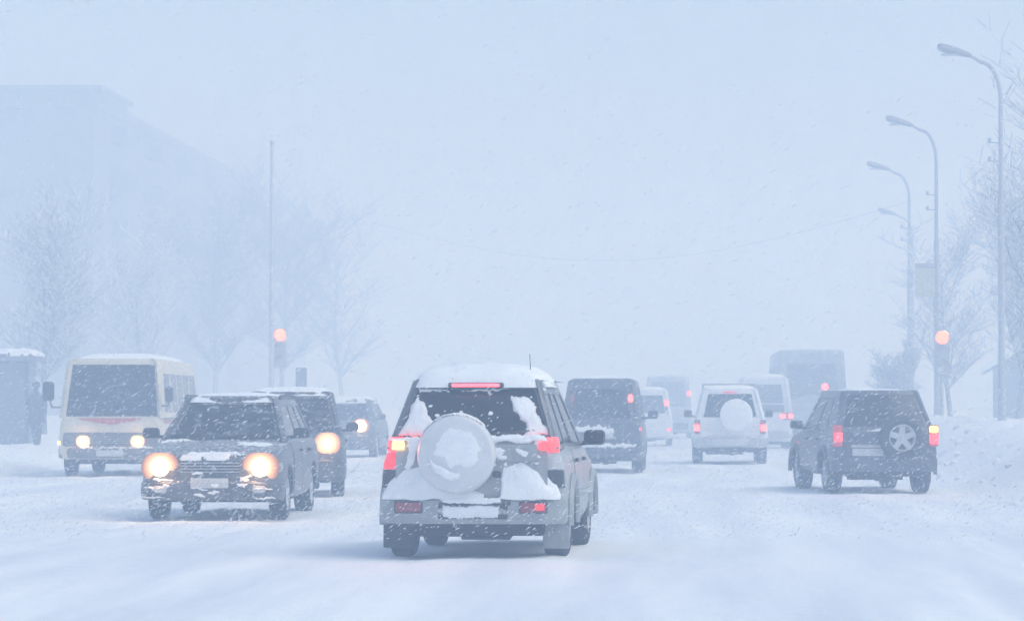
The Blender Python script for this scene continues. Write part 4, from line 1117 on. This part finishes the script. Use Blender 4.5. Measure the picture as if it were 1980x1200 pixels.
for sx in (-1, 1):
    tl = s.block('tail_light', (sx * .77, -2.19, .90), .13, .34, .05, 'red_off', .03)
    add('lamp_lens', joined([rprism((sx * .78, -2.235, .88), .13, .15, .02, .03)]), 'tail_far', tl)
    s.mirror(sx, .55, 1.2, .2, .17, gap=.05)
    add('roof_rail', joined([tube([(sx * .62, -1.7, 1.78), (sx * .62, -1.6, 1.90), (sx * .62, .1, 1.90), (sx * .62, .2, 1.80)], .016, 6)]), 'post', s.root)
for y_ in (-1.5, -.2): add('roof_bar', joined([tube([(-.62, y_, 1.90), (.62, y_, 1.90)], .018, 6)]), 'post', s.root)
s.block('high_brake_light', (0, s.rear_y(0, 1.7) - .01, 1.71), .30, .03, .02, 'tail_dim', .01)
s.block('plate_panel', (.0, -2.26, .54), .8, .16, .03, 'plate', .03)

# ---------------------------------------------------------------- 10. white minibus
P = dict(L=4.9, W=1.72, paint='white_paint', rw=.33, yf=1.6, yr=-1.4, corner=.25, tuck=.07, crown=0, top=[(-2.45, 1.2), (2.45, 1.15)], glass='glass_plastered',
         cab=dict(z0=1.18, z1=2.18, yr=(-2.42, -2.32), yf=(2.3, 1.7), w=(.85, .74), r=.10, crown=.04, rc=.14, am=.84, side=[(.03, .3), (.34, .62), (.66, .95)], back=(.28, .86)))
c10 = Vehicle('white_minivan', 'white high-roofed van with twin red lights, beside the white four-by-four', 'van', (2.70, 104.6, 0), 0, P)
s = c10; s.roof_snow(.07, -.01, 20); s.bumper(False, .38, .62, 'far_grey', .05, 1.0, .3)
s.block('lower_glass_band', (0, -2.44, 1.30), 1.2, .22, .02, 'pane', .04)
for sx in (-1, 1):
    tl = s.block('tail_light', (sx * .68, -2.44, 1.06), .32, .24, .04, 'red_off', .03)
    for dx in (-.11, .12): add('lamp_lens', joined([rprism((sx * .68 + dx, -2.475, 1.06), .15, .15, .02, .05)]), 'tail_far' if sx > 0 else 'tail', tl)

# ---------------------------------------------------------------- 11. big bus
P = dict(L=10.5, W=2.5, paint='far_grey', rw=.48, tw=.28, yf=3.4, yr=-2.6, corner=.25, tuck=.08, crown=0, arch=.08, top=[(-5.25, 1.45), (5.25, 1.45)], bot=[(-5.25, .5), (-4.8, .4), (4.8, .4), (5.25, .45)], glass='glass_plastered', under_z=(.3, .6),
         cab=dict(z0=1.43, z1=3.15, yr=(-5.22, -5.12), yf=(5.15, 4.9), w=(1.235, 1.13), r=.16, crown=.06, rc=.2, am=.86, side=[(.02, .17), (.19, .35), (.37, .54), (.56, .72), (.74, .96)], cs=(.1, .75), back=(.30, .80)))
c11 = Vehicle('large_bus', 'large hazy bus looming behind the dark four-by-four on the right', 'bus', (4.55, 117.5, 0), 0, P)
s = c11; s.roof_snow(.05, -.02, 22); s.bumper(False, .45, .75, 'trim', .05, 1.0, .3)
for sx in (-1, 1):
    tl = s.block('tail_light', (sx * .95, -5.24, 1.15), .22, .4, .05, 'red_off', .03)
tl = s.block('tail_light', (.46, -5.15, 2.02), .30, .26, .06, 'lamp_dark', .06)
add('lamp_lens', joined([lathe([(0, .12), (-.03, .11), (-.04, .02)], 18, 'y', (.46, -5.215, 2.02))]), 'tail_far', tl)
s.block('rear_advert_panel', (0, -5.17, 1.86), 1.9, .5, .03, 'frame', .05)

# ---------------------------------------------------------------- 12. dark four-by-four with alloy spare wheel
P = dict(L=4.0, W=1.735, paint='blue_dark', rw=.345, tw=.23, yf=1.24, yr=-1.22, corner=.34, tuck=.09, endr=.07, top=[(-2, 1.0), (.7, 1.02), (1.15, .98), (1.7, .92), (2, .76)], bot=[(-2, .45), (-1.65, .36), (1.65, .32), (2, .38)],
         glass='glass_side', glass_rear_window='glass', under_z=(.22, .46),
         cab=dict(z0=.99, z1=1.60, yr=(-1.97, -1.62), yf=(.95, .2), w=(.81, .64), r=.05, crown=.02, rc=.09, bowr=.06, am=.95, side=[(.04, .28), (.32, .57), (.61, .94)], back=(.14, .96)))
c12 = Vehicle('dark_suv', 'dark four-by-four with bare alloy spare wheel, steering left on the right side', 'car', (3.00, 54.2, 0), 8.5, P)
s = c12; s.roof_snow(.012, -.03, 25)
s.bumper(False, .36, .60, 'blue_dark', .07, 1.0, .40)
for sx in (-1, 1):
    tl = s.block('tail_light', (sx * .775, -1.95, .93), .15, .34, .07, 'tail_unlit', .03)
    if sx < 0: add('lamp_lens', joined([rprism((-.77, -2.015, .91), .125, .14, .02, .02)]), 'tail', tl)
    else:
        add('lamp_lens', joined([rprism((.77, -2.015, .885), .14, .17, .02, .03)]), 'tail', tl)
        add('indicator_lens', joined([rprism((.765, -2.015, 1.03), .135, .10, .022, .03)]), 'amber', tl)
    s.mirror(sx, .68, 1.09, .20, .14)
    s.door(sx, -.84, .02, .40, .97); s.door(sx, .04, .92, .40, .97)
    for ya in (P['yf'], P['yr']):
        pts = [(sx * (s.W + .004), ya + .405 * math.cos(R(a)), P['rw'] + .405 * math.sin(R(a))) for a in range(-5, 186, 10)]
        add('wheel_arch_flare', joined([tube(pts, .038, 6)]), 'grey_dark', s.root)
    s.block('side_repeater', (sx * (s.hw(1.0, .78) + .004), .98, .80), .07, .04, .012, 'tail_dim', .015, 'x', sx)
s.spot((.78, -2.08, 1.0), 12, (1, .20, .10), 150, .03, (0, -1, .05), 'tail_lamp_bulb'); s.spot((-.77, -2.08, .91), 6, (1, .10, .09), 150, .03, (0, -1, .05), 'tail_lamp_bulb')
tg = s.block('tailgate', (0, -1.98, .80), 1.34, .40, .05, 'blue_dark', .06)
sp = add('spare_wheel', s.tyre, 'rubber', s.root); sp.location = (.215, -2.13, .90); sp.rotation_euler = (0, 0, -PI / 2)
add('rim', s.rim, 'alloy', sp)
s.block('number_plate', (-.30, -2.03, .67), .50, .12, .014, 'plate', .01, parent=tg, dome=.02)
s.block('plate_garnish', (-.30, -2.035, .765), .56, .045, .03, 'chrome', .02, parent=tg)
def dg(u, v): return (u, -1.985 + .45 * max(0, v - 1.0) * .3, v)
add('caked_snow', snow_patch([(-.15, .985), (.10, 1.03), (.12, 1.06), (-.1, 1.05), (-.30, 1.0), (-.25, .97)], dg, .03, .012, .03, .012, 4), 'carsnow', tg)
s.bumper(True, .36, .6, 'blue_dark', .05)

# ---------------------------------------------------------------- falling snow
def snowfall(n=75000, seed=3):
    rg = np.random.default_rng(seed)
    u = rg.random(n); y = (7.0 ** 3 + u * (75.0 ** 3 - 7.0 ** 3)) ** (1 / 3.0)
    y = np.where(y < 23.5, 23.5 + rg.random(n) * 30, y); y = np.where(rg.random(n) < .14, 23.5 + rg.random(n) * 8, np.where(rg.random(n) < .3, 30 + rg.random(n) * 25, y))
    x = -(.24 * y + 3) + rg.random(n) * (.36 * y + 6); z = rg.random(n) ** 2.6 * (.10 * y + 2.4) + np.where(y < 33, .42, .06)
    ln = (rg.gamma(4.0, .0050, n) + .006) * np.exp(rg.normal(0, .35, n)); wd = np.clip(ln * rg.uniform(.18, .36, n), .0024, .011)
    d = np.stack([1.0 + rg.normal(0, .25, n), rg.normal(0, .4, n), .62 + rg.normal(0, .25, n)], 1); d /= np.linalg.norm(d, axis=1)[:, None]
    a = np.cross(d, [0, 1, 0.]); a /= np.linalg.norm(a, axis=1)[:, None]; b = np.cross(d, a)
    c = np.stack([x, y, z], 1); V = np.empty((n, 6, 3))
    hl = ln[:, None] / 2; hw = wd[:, None] / 2
    V[:, 0] = c - d * hl; V[:, 1] = c + a * hw; V[:, 2] = c - a * hw * .5 + b * hw * .87; V[:, 3] = c - a * hw * .5 - b * hw * .87; V[:, 4] = c + d * hl; V[:, 5] = c
    V = V[:, :5].reshape(-1, 3)
    f = np.array([[0, 2, 1], [0, 3, 2], [0, 1, 3], [4, 1, 2], [4, 2, 3], [4, 3, 1]])
    F = (np.arange(n)[:, None, None] * 5 + f[None]).reshape(-1, 3)
    me = bpy.data.meshes.new('snowfall'); me.vertices.add(len(V)); me.vertices.foreach_set('co', V.ravel())
    me.loops.add(F.size); me.loops.foreach_set('vertex_index', F.ravel().astype(np.int32))
    me.polygons.add(len(F)); me.polygons.foreach_set('loop_start', (np.arange(len(F)) * 3).astype(np.int32))
    me.update(calc_edges=True); me.validate()
    return tag(add('falling_snow', me, 'flake'), 'wind-driven snowflakes filling the air over the road', 'snowfall', kind='stuff')
snowfall()

# ---------------------------------------------------------------- haze
hm = bpy.data.materials.new('blowing_snow_air'); hm.use_nodes = True
nt = hm.node_tree; nt.nodes.clear()
pv = nt.nodes.new('ShaderNodeVolumePrincipled'); ou = nt.nodes.new('ShaderNodeOutputMaterial')
pv.inputs['Density'].default_value = HAZE_DENSITY; pv.inputs['Color'].default_value = (*HAZE_COLOR, 1); pv.inputs['Anisotropy'].default_value = 0.0; pv.inputs['Absorption Color'].default_value = (1, 1, 1, 1)
nt.links.new(pv.outputs[0], ou.inputs['Volume'])
hz = add('haze', joined([box(-205, 205, -65, 465, -1.6, 23.5)], smooth=False), hm)
tag(hz, 'pale airborne snow haze over the whole street', 'haze', kind='stuff')
